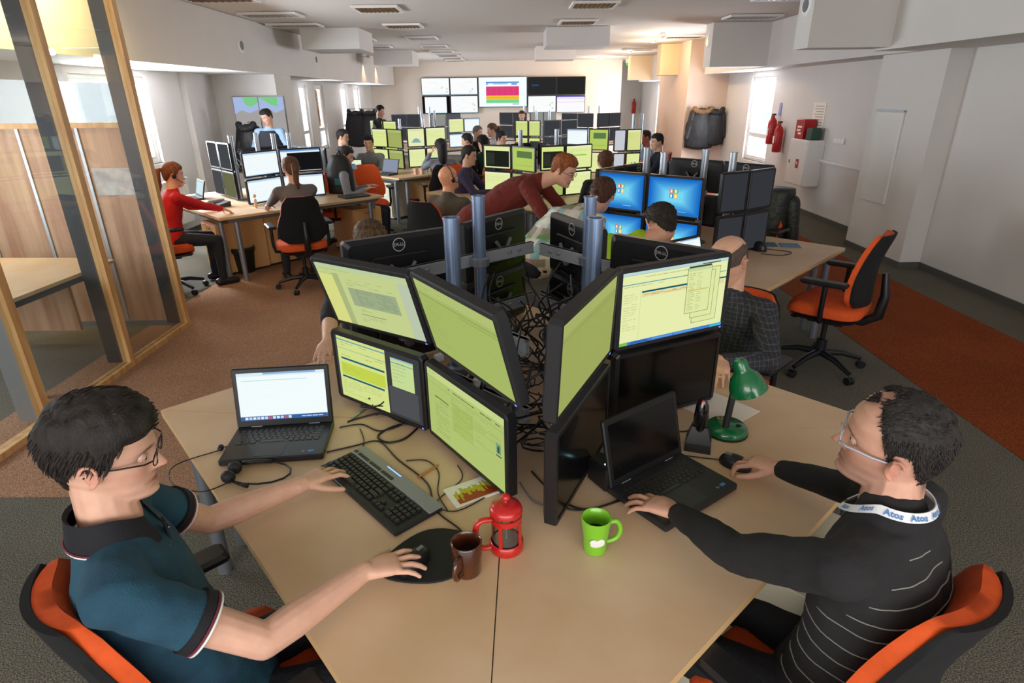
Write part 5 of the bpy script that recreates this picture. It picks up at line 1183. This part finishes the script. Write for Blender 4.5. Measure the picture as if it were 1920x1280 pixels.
# right middle workstation (blue desktops)
GW = 'monitors of the blue desktop workstation'; BL = (c_blue, 'blue', 'blue desktop with four-colour flag')
desk_ring(1.25, 4.69, 1.45, ['birch desk of the lime shirted man, right of centre', 'birch desk with the blue booklet by the empty right chair', 'birch desk beside the jacket-covered chair', 'birch desk behind the blue desktops, mostly hidden'], 'desks of the blue desktop workstation')
array([(.69, 4.79), (1.01, 4.50), (1.35, 4.20)], 1.36, .292, [BL], 'the blue desktop array', GW, detail=1)
array([(1.54, 4.42), (1.79, 4.53), (2.06, 4.72)], 1.37, .30, [(c_grey(1, '34353a'), 'dk34', 'switched off')], 'the grey array by the right chair', GW)
array([(2.24, 5.16), (1.94, 5.55), (1.56, 5.95)], 1.34, .29, [(c_pale(4), 'pale4', 'turned away')], 'the rear right array with amber lit backs', GW, back=True, detail=1)
array([(1.3, 5.8), (1.0, 5.5), (.72, 5.2)], 1.32, .28, [(c_pale(5), 'pale5', 'turned away')], 'the rear left array behind the blue desktops', GW, back=True, detail=1)
poles([(1.14, 5.14), (1.18, 4.72), (1.57, 4.95), (1.69, 4.66)], 1.49, 'the blue desktop workstation', 'poles of the blue desktop workstation')
tag(MB().box(-.06, .09, -.07, .07, 0, .006).build('booklet', mat('slate_blue_cover', '5a7c9c', .5), None, (2.27, 4.78, .741), rad(-12)), 'slate blue half of the open booklet on the right middle desk', 'booklet')
tag(MB().box(-.07, .06, -.07, .07, 0, .006).build('booklet', mat('teal_cover', '0f5c66', .5), None, (2.13, 4.82, .741), rad(-12)), 'dark teal half of the open booklet on the right middle desk', 'booklet')
mouse(1.97, 4.64, rad(30), 'black mouse before the switched-off grey monitors').scale = (1.4, 1.4, 1.9)
cable([(2.0, 4.7), (2.1, 4.64), (2.2, 4.55), (2.08, 4.46), (1.95, 4.52)], 'thin cable looping on the right middle desk', .003)
laptop(1.30, 3.95, rad(35), .34, .23, 15, 'half hidden laptop between the bald man and the blue desktops', c_lap, 'lap', .22, keys=False)
# left workstation
GL = 'monitors of the left workstation'; PW = lambda i, w_='bright white page': (c_white(i), 'white%d' % i, w_)
desk_ring(-3.08, 7.76, 1.46, ['birch desk of the woman in the red cardigan', 'birch desk of the woman with the long ponytail in grey', 'birch desk with the backpack and closed laptop edge, left workstation', 'hidden rear desk of the left workstation'], 'desks of the left workstation')
array([(-3.06, 7.05), (-2.80, 7.50), (-2.36, 7.78)], 1.34, .285, [PW(1), (c_whiteterm, 'wterm', 'white page with a black window'), PW(2, 'white page with small boxes'), PW(3, 'white page behind the ponytail')], 'the grey clad woman', GL)
array([(-3.88, 7.98), (-3.62, 7.70), (-3.34, 7.40)], 1.42, .32, [(c_grey(2, '4a4c4e'), 'dk4a', 'dim grey screen'), (c_grey(3, '45484a'), 'dk45', 'dim grey screen'), (c_grey(2, '4a4c4e'), 'dk4a', 'dim grey screen'), (c_grey(4, '6a6c4c'), 'dk6a', 'dim olive screen')], 'the red clad woman', GL)
array([(-2.4, 8.15), (-2.7, 8.45), (-3.05, 8.75)], 1.30, .32, [(c_pale(6), 'pale6', 'turned away')], 'the rear right side of the left workstation', GL, back=True, rows=1)
array([(-3.1, 8.75), (-3.45, 8.45), (-3.8, 8.2)], 1.30, .32, [(c_pale(6), 'pale6', 'turned away')], 'the rear left side of the left workstation', GL, back=True, rows=1)
poles([(-3.35, 7.52), (-3.26, 8.06), (-2.95, 7.82), (-2.84, 8.05)], 1.5, 'the left workstation', 'poles of the left workstation')
pedestal(-3.27, 7.0, rad(-43), 'beech cabinet under the desk of the red clad woman', h=.6, doors=1)
pedestal(-3.0, 7.35, rad(-43), 'second beech cabinet behind the first at the left workstation', h=.6, doors=1)
pedestal(-2.05, 7.95, rad(45), 'beech drawer cabinet at the right end of the left workstation', h=.58)
def bin_(x, y, label, h=.3):
    t = thing('waste_bin', label, 'waste bin', (x, y, 0), 0, 'black waste bins'); MB().lathe([(0, 0), (.10, 0), (.105, .005), (.135, h), (.142, h+.008), (.13, h+.004), (.1, .02), (0, .02)], 28).build('basket', mat('dark_mesh', '2e2b27', .6, .2, .3, 160), t, smooth=50)
    m = MB(); m.lathe([(.139, h+.004), (.147+.0, h-.01), (.142, h-.05)], 28); m.build('bag_rim', mat('black_bag', '1c1b19', .35, bump=.5, bscale=30), t, smooth=50)
bin_(-3.16, 6.86, 'black waste bin in front of the beech cabinet, left workstation'); bin_(-1.66, 10.35, 'black waste bin under the middle rear desk')
laptop(-4.03, 7.62, rad(-60+10), .33, .23, 15, 'laptop with pale blue screen beside the red clad woman', c_white(7, 'd5eef4'), 'white7', .21, keys=False)
ph = thing('desk_phone', 'silver and black desk phone on the red clad woman\'s desk', 'phone', (-3.42, 7.05, .741), rad(-40)); MB().rings([[(-.1, -.1, 0), (.1, -.1, 0), (.1, .1, 0), (-.1, .1, 0)], [(-.1, -.1, .02), (.1, -.1, .02), (.1, .1, .06), (-.1, .1, .06)]]).build('phone_body', DGREY, ph); MB().bbox(-.095, -.045, -.1, .1, .04, .075, .008).build('handset', SILVER2, ph)
bp = thing('backpack', 'dark backpack with a teal mark standing on the desk end, left workstation', 'backpack', (-2.22, 8.02, .741)); 
m = MB(); m.rings([[((.17-.04*(z > .4)-.05*(z > .46))*cos(2*pi*k/20)*(1+.05*sin(3*k)), (.12-.05*(z > .4))*sin(2*pi*k/20), z) for k in range(20)] for z in (0, .03, .15, .3, .42, .48)]); m.build('bag_body', mat('dark_nylon', '15191c', .6, bump=.4, bscale=12), bp, smooth=True)
MB().tube([(-.06, .02, .45), (0, .02, .53), (.06, .02, .45)], .012, 6).build('grab_loop', BLACK, bp); MB().box(-.05, .05, -.135, -.12, .12, .2).build('teal_mark', mat('teal_print', '0d6a6a', .6), bp)
tag(MB().bbox(-.17, .17, -.12, .12, 0, .022, .004).build('closed_laptop', DGREY, None, (-1.98, 7.66, .741), rad(40)), 'closed dark laptop lying at the right tip of the left workstation', 'laptop')
fg = thing('wooden_figure', 'small pale wooden figure standing beside the white screens', 'figurine', (-2.93, 6.92, .741)); m = MB(); m.cap((0, 0, .02), (0, 0, .09), .02, .016); m.build('torso', mat('pale_wood', 'd9b48c', .6), fg, smooth=True); MB().ell((0, 0, .135), (.018, 0, 0), (0, .018, 0), (0, 0, .022), 12, 8).build('head', MATS['pale_wood'], fg, smooth=True)
rd = thing('radiator', 'white panel radiator under the left window', 'radiator', (-4.86, 8.55, .2)); 
for i in range(12): MB().bbox(-.05, .03, -.6+i*.1, -.51+i*.1, 0, .62, .006).build('fin', WHITE, rd)
MB().box(-.06, .045, -.61, .61, .62, .64).build('top_grille', WHITE, rd)
# centre workstation
GC = 'monitors of the centre workstation'
desk_ring(.33, 8.0, 1.45, ['birch desk of the man wearing headphones', 'birch desk behind the bending man', 'right rear desk of the centre workstation', 'left rear desk of the centre workstation'], 'desks of the centre workstation')
array([(-.34, 7.8), (.02, 7.56), (.30, 7.22)], 1.345, .29, [(c_term(), 'term1', 'black window on pale green'), (c_green2, 'gr2', 'green page with dark dots'), (c_pale(7), 'pale7', 'pale green list'), (c_text(8), 'text8', 'green text')], 'the headphone wearer', GC)
array([(.36, 7.36), (.67, 7.47), (1.03, 7.67)], 1.35, .29, [(c_term('d8e88a', '23261f'), 'term2', 'dark window framed in green'), (c_pale(9, 'e0eba0', '9fc45c', (.1, .55, .8, .6, '8cc450')), 'pale9', 'pale page with green bars'), (c_text(10), 'text10', 'mostly hidden by red sweater'), (c_pale(11), 'pale11', 'behind the ginger head')], 'the array above the bending man', GC)
array([(1.0, 8.2), (.7, 8.45), (.4, 8.7)], 1.3, .3, [(c_pale(6), 'pale6', 'turned away')], 'the rear right side of the centre workstation', GC, back=True, rows=1)
array([(.3, 8.7), (0, 8.45), (-.3, 8.2)], 1.3, .3, [(c_pale(6), 'pale6', 'turned away')], 'the rear left side of the centre workstation', GC, back=True, rows=1)
poles([(.14, 8.0), (.61, 8.1)], 1.5, 'the centre workstation', 'poles of the centre workstation')
# rear left workstation
GR = 'monitors of the rear left workstation'
desk_ring(-1.72, 10.9, 1.45, ['rear left desk of the reading man in grey', 'rear left desk with cups and a waste bin below', 'rear desk of the man in the black t-shirt', 'farthest desk of the rear left workstation'], 'desks of the rear left workstation')
array([(-2.46, 11.2), (-2.14, 10.95), (-1.82, 10.6)], 1.40, .315, [(c_pale(12, 'dbe592'), 'pale12', 'yellow green page'), (c_text(13, 'a3ad62'), 'text13', 'dim olive page'), (c_status, 'status', 'page with green and violet dots'), (c_text(14, 'a3ad62'), 'text14', 'dim olive list')], 'the rear left workstation\'s left half', GR)
array([(-1.78, 10.85), (-1.48, 11.0), (-1.14, 11.25)], 1.41, .32, [(c_chart, 'chart', 'pale page with a small chart'), (c_pale(15), 'pale15', 'blank pale page'), (c_pale(16), 'pale16', 'blank pale page'), (c_pale(17), 'pale17', 'beside the black haired woman')], 'the rear left workstation\'s right half', GR)
poles([(-1.95, 11.2), (-1.55, 11.3)], 1.55, 'the rear left workstation', 'poles of the rear left workstation')
pedestal(-1.95, 10.3, rad(-38), 'narrow cream cabinet under the rear left desk', h=.6, col=mat('cream_laminate', 'd8d0b8', .5), doors=1); pedestal(-1.55, 10.55, rad(8), 'pink lit beech cabinet under the rear left desk', h=.6, doors=1)
for i, x in enumerate((-1.53, -1.43)): tag(MB().lathe([(0, 0), (.03, 0), (.038, .1), (.034, .1), (.028, .006), (0, .006)], 16).build('paper_cup', mat('peach_cup', 'd9a48c', .5), None, (x, 9.95, .741), 0, smooth=50), ('left' if i == 0 else 'right')+' peach coloured cup on the rear left desk', 'cup', 'peach cups')
tag(MB().lathe([(0, 0), (.03, 0), (.032, .15), (.012, .19), (.012, .21), (0, .21)], 16).build('bottle', mat('clear_bottle', 'b8c0c4', .15), None, (-1.36, 9.98, .741), 0, smooth=50), 'pale water bottle beside the peach cups', 'bottle')
laptop(-2.02, 9.95, rad(-30), .33, .23, 18, 'tilted laptop with grey blue screen, left of the cups', c_grey(9, '8a93a8'), 'dk8a', .22, keys=False)
laptop(-1.16, 10.28, rad(20), .3, .22, 15, 'laptop before the black haired woman, teal screen', c_grey(9, '5f8a9c'), 'dk5f', .2, keys=False)
laptop(-2.6, 10.15, rad(5), .3, .2, 14, 'laptop with bright striped screen on the rear left', c_pale(18, 'e0f2d8', 'd8e070'), 'pale18', .2, keys=False)
# rear right workstation
GQ = 'monitors of the rear right workstation'
desk_ring(1.6, 10.2, 1.4, ['rear right desk before the white and green screens', 'rear right desk near the two seated men', 'farther right desk of the rear right workstation', 'farther left desk of the rear right workstation'], 'desks of the rear right workstation')
array([(.90, 9.95), (1.23, 9.75), (1.53, 9.6)], 1.42, .32, [PW(4, 'white page'), (c_green2, 'gr2', 'green page with dark block'), (c_pale(19), 'pale19', 'pale green page'), (c_pale(20), 'pale20', 'pale green page')], 'the rear right workstation\'s left half', GQ)
array([(1.57, 9.42), (1.77, 9.45), (2.02, 9.52)], 1.42, .32, [(c_grey(5, 'c6c9d2'), 'dkc6', 'light grey screen'), (c_pale(21, 'd6dc90'), 'pale21', 'yellow green page'), (c_grey(5, 'c6c9d2'), 'dkc6', 'light grey screen'), (c_status, 'status', 'page with small marks')], 'the rear right workstation\'s right half', GQ)
poles([(1.95, 9.9), (2.08, 9.95)], 1.62, 'the rear right workstation', 'poles of the rear right workstation')
# far workstations
def far(cx, cy, pl, pr, zt, h, who, cl, cr, group):
    desk_ring(cx, cy, 1.4, ['left near desk of %s' % who, 'right near desk of %s' % who, 'right far desk of %s' % who, 'left far desk of %s' % who], 'desks of '+who)
    if pl: array(pl, zt, h, cl, 'the left of '+who, group)
    if pr: array(pr, zt, h, cr, 'the right of '+who, group)
    poles([(cx-.15, cy-.1), (cx+.15, cy)], zt+.17, who, 'poles of '+who)
YG = [(c_pale(22, 'd9e28c'), 'pale22', 'yellow green page'), (c_pale(23, 'd3df86'), 'pale23', 'yellow green page')]
DK = [(c_grey(6, '3b3c40'), 'dk3b', 'dark grey screen')]
far(-2.0, 15.7, [(-3.2, 14.5), (-2.85, 14.2), (-2.5, 13.95)], [(-1.45, 15.0), (-1.1, 15.25), (-.72, 15.5)], 1.42, .32, 'the far left workstation', YG, [(c_pale(24), 'pale24', 'pale green page'), PW(5), PW(6), PW(6)], 'monitors of the far left workstation')
far(.75, 14.2, [(.12, 13.5), (.4, 13.35), (.66, 13.25)], [(.72, 13.3), (1.1, 13.5), (1.5, 13.8)], 1.42, .32, 'the far middle workstation', [(c_pale(25, 'cddc84'), 'pale25', 'yellow green page'), (c_pale(25, 'cddc84'), 'pale25', 'yellow green page'), (c_pale(25, 'cddc84'), 'pale25', 'yellow green page'), (c_term('d8e88a', '3a3a3a'), 'term3', 'green framed dark window')], DK, 'monitors of the far middle workstation')
far(2.3, 17.3, [(1.4, 17.0), (1.8, 16.7), (2.2, 16.5)], [(2.3, 16.5), (2.65, 16.7), (3.0, 17.0)], 1.46, .34, 'the far right workstation', DK, DK, 'monitors of the far right workstation')
far(-2.5, 18.8, [(-3.4, 18.2), (-2.9, 17.9), (-2.5, 17.7)], [(-2.2, 17.7), (-1.8, 18.0), (-1.4, 18.3)], 1.46, .34, 'the farthest left workstation', DK, [(c_grey(7, '8f918c'), 'dk8f', 'grey screen'), (c_grey(8, '55565c'), 'dk55', 'dark screen')], 'monitors of the farthest left workstation')
far(.6, 19.2, [(-.3, 18.7), (.1, 18.4), (.5, 18.2)], [(.6, 18.2), (1.0, 18.5), (1.4, 18.8)], 1.46, .34, 'the farthest middle workstation', DK, [(c_grey(7, '8f918c'), 'dk8f', 'grey screen')], 'monitors of the farthest middle workstation')

# ------------------------------------------------------------------ everybody else
def seated(label, x, y, yaw, shirt, hair, z=1.22, lean=.10, hyaw=None, pitch=-8, vox=.011, reach=.40, hz=.79, hands=None, **k):
    f = V((cos(rad(yaw)), sin(rad(yaw)), 0)); r = V((f.y, -f.x, 0)); s = k.get('s', 1)
    nk = V((x, y, z-.155*s))-f*.035; hp = nk-f*lean; hp.z = .54
    if (nk-hp).length > .53*s: hp = nk+(hp-nk).normalized()*.53*s
    if hands is None: hands = tuple(tuple(hp+f*(reach+lean)+r*q*.16+V((0, 0, hz-hp.z))) for q in (1, -1))
    return person(label, tuple(hp), tuple(nk), yaw, (x, y, z, hyaw if hyaw is not None else yaw, pitch, k.pop('roll', 0)), hands, shirt, hair, vox=vox, **k)
DKB = short('1b1512'); BRW = short('4a2c1a', col2='2c180e'); BLN = short('8a4a22', col2='5c2c12', th_=.016); GIN = short('a45a24', col2='6c3512', th_=.016)
LADY = dict(front=.06, burn=-.03, nape=-.08)
def tailhair(col, c2): return dict(st=LADY, col=col, col2=c2, th=.014, add=[('tail', ([(0, -.11, .05), (0, -.145, .03), (.005, -.15, -.04), (0, -.14, -.12), (.01, -.145, -.20)], [.016, .03, .034, .03, .012]))])
def longhair(col): return dict(st=LADY, col=col, col2='080606', th=.018, add=[('long', ([(0, -.07, .09), (0, -.115, .02), (0, -.11, -.08), (0, -.10, -.18), (0, -.09, -.26)], [.05, .07, .075, .065, .03]))])
BLKSH = plaid('dark_check', '26262c', [('6a6e7a', 'X', 0, .93, .45), ('6a6e7a', 'Z', 0, .93, .45), ('15151a', 'Y', 1, .8, .5)], 14)
WSH = plaid('pale_check', 'e6ded2', [('7fb4bc', 'X', 0, .66, .8), ('8a7458', 'Z', 1.5, .70, .8), ('5fa850', 'Y', 3.1, .86, .7), ('f2eee6', 'X', 3, .8, .6)], 1.9, .6)
seated('dark haired man in a black top behind the tall monitors at the left', -.78, 3.24, -50, '19191c', short('6a4a2c', col2='2c1c10'), z=1.16, pitch=-30, hands=((-.87, 2.53, .80), (-.35, 2.95, .8)), sleeve='elbow', vox=.007, poles=((-1, -.3, -.6), (1, .3, -.5)), handdir=((.05, -1, -.1), None))
seated('bald man in a dark checked shirt behind the switched-off monitor', 1.06, 2.80, -137, BLKSH, dict(st=dict(front=.0, burn=-.01, nape=-.08, bald=(.0, .1)), col='5a4a40', th=.002, na=.3), z=1.15, hyaw=-150, pitch=-25, vox=.0065, hands=((.5, 2.75, .8), (.93, 2.40, .80)), handdir=(None, (-.35, -1, -.1)), opts=dict(scalp=.35), poles=((-1, 1, -.5), (1, -.5, -.7)), tone='d9a78e')
person('man in a lime green shirt with cropped dark hair before the blue desktops', (.42, 3.22, .70), (.76, 3.43, 1.12), 40, (.88, 3.46, 1.20, 118, -22, 0), ((.75, 3.95, .82), (.55, 3.9, .82)), 'a4c81c', short('2a1d16', th_=.007), vox=.0075, opts=dict(scalp=.6), tone='d9a088')
person('brown haired man in a white, blue and green checked shirt, leaning forward', (.16, 4.0, .86), (.52, 4.28, 1.13), 45, (.665, 4.36, 1.23, 75, -15, 5), ((.75, 4.1, .82), (.35, 4.6, .82)), WSH, short('5a3318', col2='32190b', th_=.016), vox=.0075, tone='d9a088', wr=.008, fat=1.12)
person('standing man with ginger hair and glasses in a dark red sweater, bending forward', (-.30, 5.12, .93), (.25, 4.92, 1.27), -18, (.43, 4.86, 1.35, -28, -24, 0), ((.42, 4.42, .86), (.62, 5.0, .82)), '6e2318', GIN, legs='stand', vox=.0075, glasses='1a1a1c', tone='e0a88c', wr=.007, poles=((-.3, -1, -.7), (0, 1, -.5)), fat=1.1)
seated('woman with ginger ponytail and headset in a bright red cardigan', -3.46, 6.30, 40, 'c4161c', tailhair('8a4a28', '5c2c14'), z=1.19, hyaw=35, s=.92, headset=True, hands=((-3.12, 6.55, .79), (-3.38, 6.78, .79)), tone='e0ae94')
seated('woman with a long brown ponytail in a grey sweater, seen from behind', -2.28, 6.40, 122, '6c6662', tailhair('6a4326', '452a16'), z=1.22, s=.93, hands=((-2.35, 6.9, .79), (-2.72, 6.72, .79)))
person('standing man in light blue shirt and dark vest looking down', (-3.98, 10.45, .95), (-3.96, 10.38, 1.47), -85, (-3.95, 10.33, 1.63, -120, -22, 0), ((-4.15, 10.2, 1.05), (-3.8, 10.2, 1.05)), '9fbce0', DKB, legs='stand', vox=.011, tone='d9a890')
vm = MB(); R = []
for k in range(9):
    z = .92+.5*k/8; R.append([(-3.98+.19*sq(cos(2*pi*i/24), .8)*(1.0-.25*(k > 7)), 10.42+.145*sin(2*pi*i/24), z) for i in range(24)])
vm.rings(R, False); vest = vm.build('vest', mat('dark_vest', '2c2e36', .85), None, smooth=True)
pv = [o for o in bpy.data.objects if o.get('label', '').startswith('standing man in light blue')][0]; vest.parent = pv; vest.location = -V(pv.location)
seated('man with dark hair in grey with a light blue collar, reading at the left', -2.14, 8.10, 5, '8b8e96', DKB, lean=-.05, reach=.26, pitch=-20, z=1.2, tone='d9a890')
m = MB(); m.lathe([(.075, -.03), (.062, .03), (.07, .035), (.095, -.02)], 20); m.build('collar', tm('light_blue_collar', 'a4c0ea'), [o for o in bpy.data.objects if o.get('label', '').startswith('man with dark hair in grey with')][0], loc=(.02, 0, 1.06), smooth=True)
seated('man in a dark grey t-shirt near the left windows, facing right', -2.78, 10.45, 0, '3e4146', DKB, z=1.3, lean=0)
seated('small dark haired person behind the striped laptop at the left', -2.45, 10.85, -90, '8a8c90', DKB, z=1.17)
seated('man in a black t-shirt with crossed arms facing left', -.70, 10.3, 172, '1c1c20', DKB, z=1.22, sleeve='short', lean=-.05)
seated('woman with long black hair in a grey top, hand at her face', -1.02, 9.25, 105, '7d828c', longhair('141214'), z=1.2, s=.93, hands=((-.85, 9.6, .8), (-1.2, 9.4, 1.12)))
seated('bald man wearing headphones, leaning back in a khaki top', -.60, 5.98, 62, '5a5144', None, z=1.16, hyaw=40, lean=-.12, pitch=14, vox=.009, headset=True, tone='e6a078')
seated('person with grey cropped hair in black at the rear', -.60, 11.9, -60, '1b1b1e', short('6b6560', th_=.006), z=1.27, hyaw=-20)
seated('woman with tied back hair in a white top at the rear', -.33, 12.0, 180, 'c9c9cc', tailhair('6a4326', '452a16'), z=1.30, s=.93)
seated('person with tied up black hair in a dark top at the rear', -.14, 11.2, -30, '23242a', dict(st=LADY, col='121012', th=.016, add=[('tail', ([(0, -.09, .09), (0, -.1, .13), (0, -.09, .15)], [.03, .04, .02]))]), z=1.20)
seated('person with long dark hair seen from behind at the rear', -.46, 10.6, 120, '1f4a42', longhair('100e0e'), z=1.17, s=.95)
seated('person in a purple top half hidden beside the centre monitors', -.52, 7.95, -10, '3f3656', DKB, z=1.20, hands=((-.2, 7.65, .79), (-.15, 7.95, .79)))
seated('person with brown hair just behind the blue desktops', 1.05, 6.75, 85, '1f1f22', short('6a4020', col2='3c220e', th_=.016), z=1.21)
seated('man with reddish face in a light blue shirt at the rear right', 2.24, 10.3, 185, '9fb4d8', short('3a2014', th_=.005), z=1.24, tone='c8765c')
seated('man with black hair in a navy top at the rear right', 2.25, 9.5, 180, '1c222e', short('0e0c0e'), z=1.23, hyaw=190)
seated('small person at the farthest desk below the large screen', .33, 16.6, -90, '4a3a36', BRW, z=1.42)
person('standing man in a dark checked shirt at the far left', (-2.95, 14.3, .95), (-2.93, 14.3, 1.46), -20, (-2.90, 14.3, 1.62, -10, -15, 0), ((-2.6, 14.1, 1.1), (-2.55, 14.35, 1.1)), BLKSH, DKB, legs='stand', vox=.013)

# chairs
chair(-.60, 3.02, -62, 'black backed office chair of the man behind the tall monitors')
chair(1.12, 2.86, -137, 'orange office chair behind the bald man in the checked shirt', s=.93)
chair(2.28, 4.02, 138, 'empty orange and black office chair at the right, on the rust carpet edge', s=1.04)
chair(.72, 3.3, 60, 'office chair of the lime shirted man')
chair(0.05, 3.68, 45, 'office chair under the leaning man in the checked shirt')
chair(-3.60, 6.12, 42, 'office chair of the woman in the red cardigan with its chrome base')
chair(-2.22, 6.22, 120, 'black backed orange office chair of the ponytailed woman in grey')
chair(-2.02, 8.75, -70, 'empty all orange office chair facing the camera, left of centre', s=1.0)
chair(-2.28, 8.05, 5, 'office chair of the reading man with blue collar')
chair(-2.95, 10.4, 0, 'tilted office chair near the left windows')
chair(-.72, 5.82, 60, 'black backed chair with orange rim under the headphone wearer')
chair(-.66, 8.6, -50, 'orange chair behind the person in purple')
chair(-1.0, 9.1, 105, 'black backed chair of the long haired woman')
chair(-.55, 10.3, 172, 'chair of the man in the black t-shirt')
chair(1.02, 6.6, 85, 'chair of the person behind the blue desktops')
chair(2.4, 10.3, 185, 'red orange chair of the man in light blue at the rear right')
chair(-.05, 12.9, 200, 'small bright orange chair at the far middle workstation')
chair(2.34, 5.75, -138, 'office chair covered by the quilted jacket')
jk = thing('quilted_jacket', 'black quilted jacket hung over the chair by the right aisle', 'jacket', (2.34, 5.75, .42), rad(-138-90)); QN = mat('quilted_black', '1d1f1e', .5, bump=.6, bscale=20); m = MB(); R = []
for k in range(15):
    v = k/14; R.append([((.25-.03*v+.008*(k % 2))*sq(cos(2*pi*i/24), .6), -.25+(.145+.03*sin(v*pi)+.008*(k % 2))*sq(sin(2*pi*i/24), .7), .63-.62*v) for i in range(24)])
m.rings(R); m.build('jacket_body', QN, jk, smooth=True)
for s in (-1, 1): MB().cap((s*.24, -.28, .5), (s*.29, -.32, .05), .075, .06).build('sleeve', QN, jk, smooth=True)
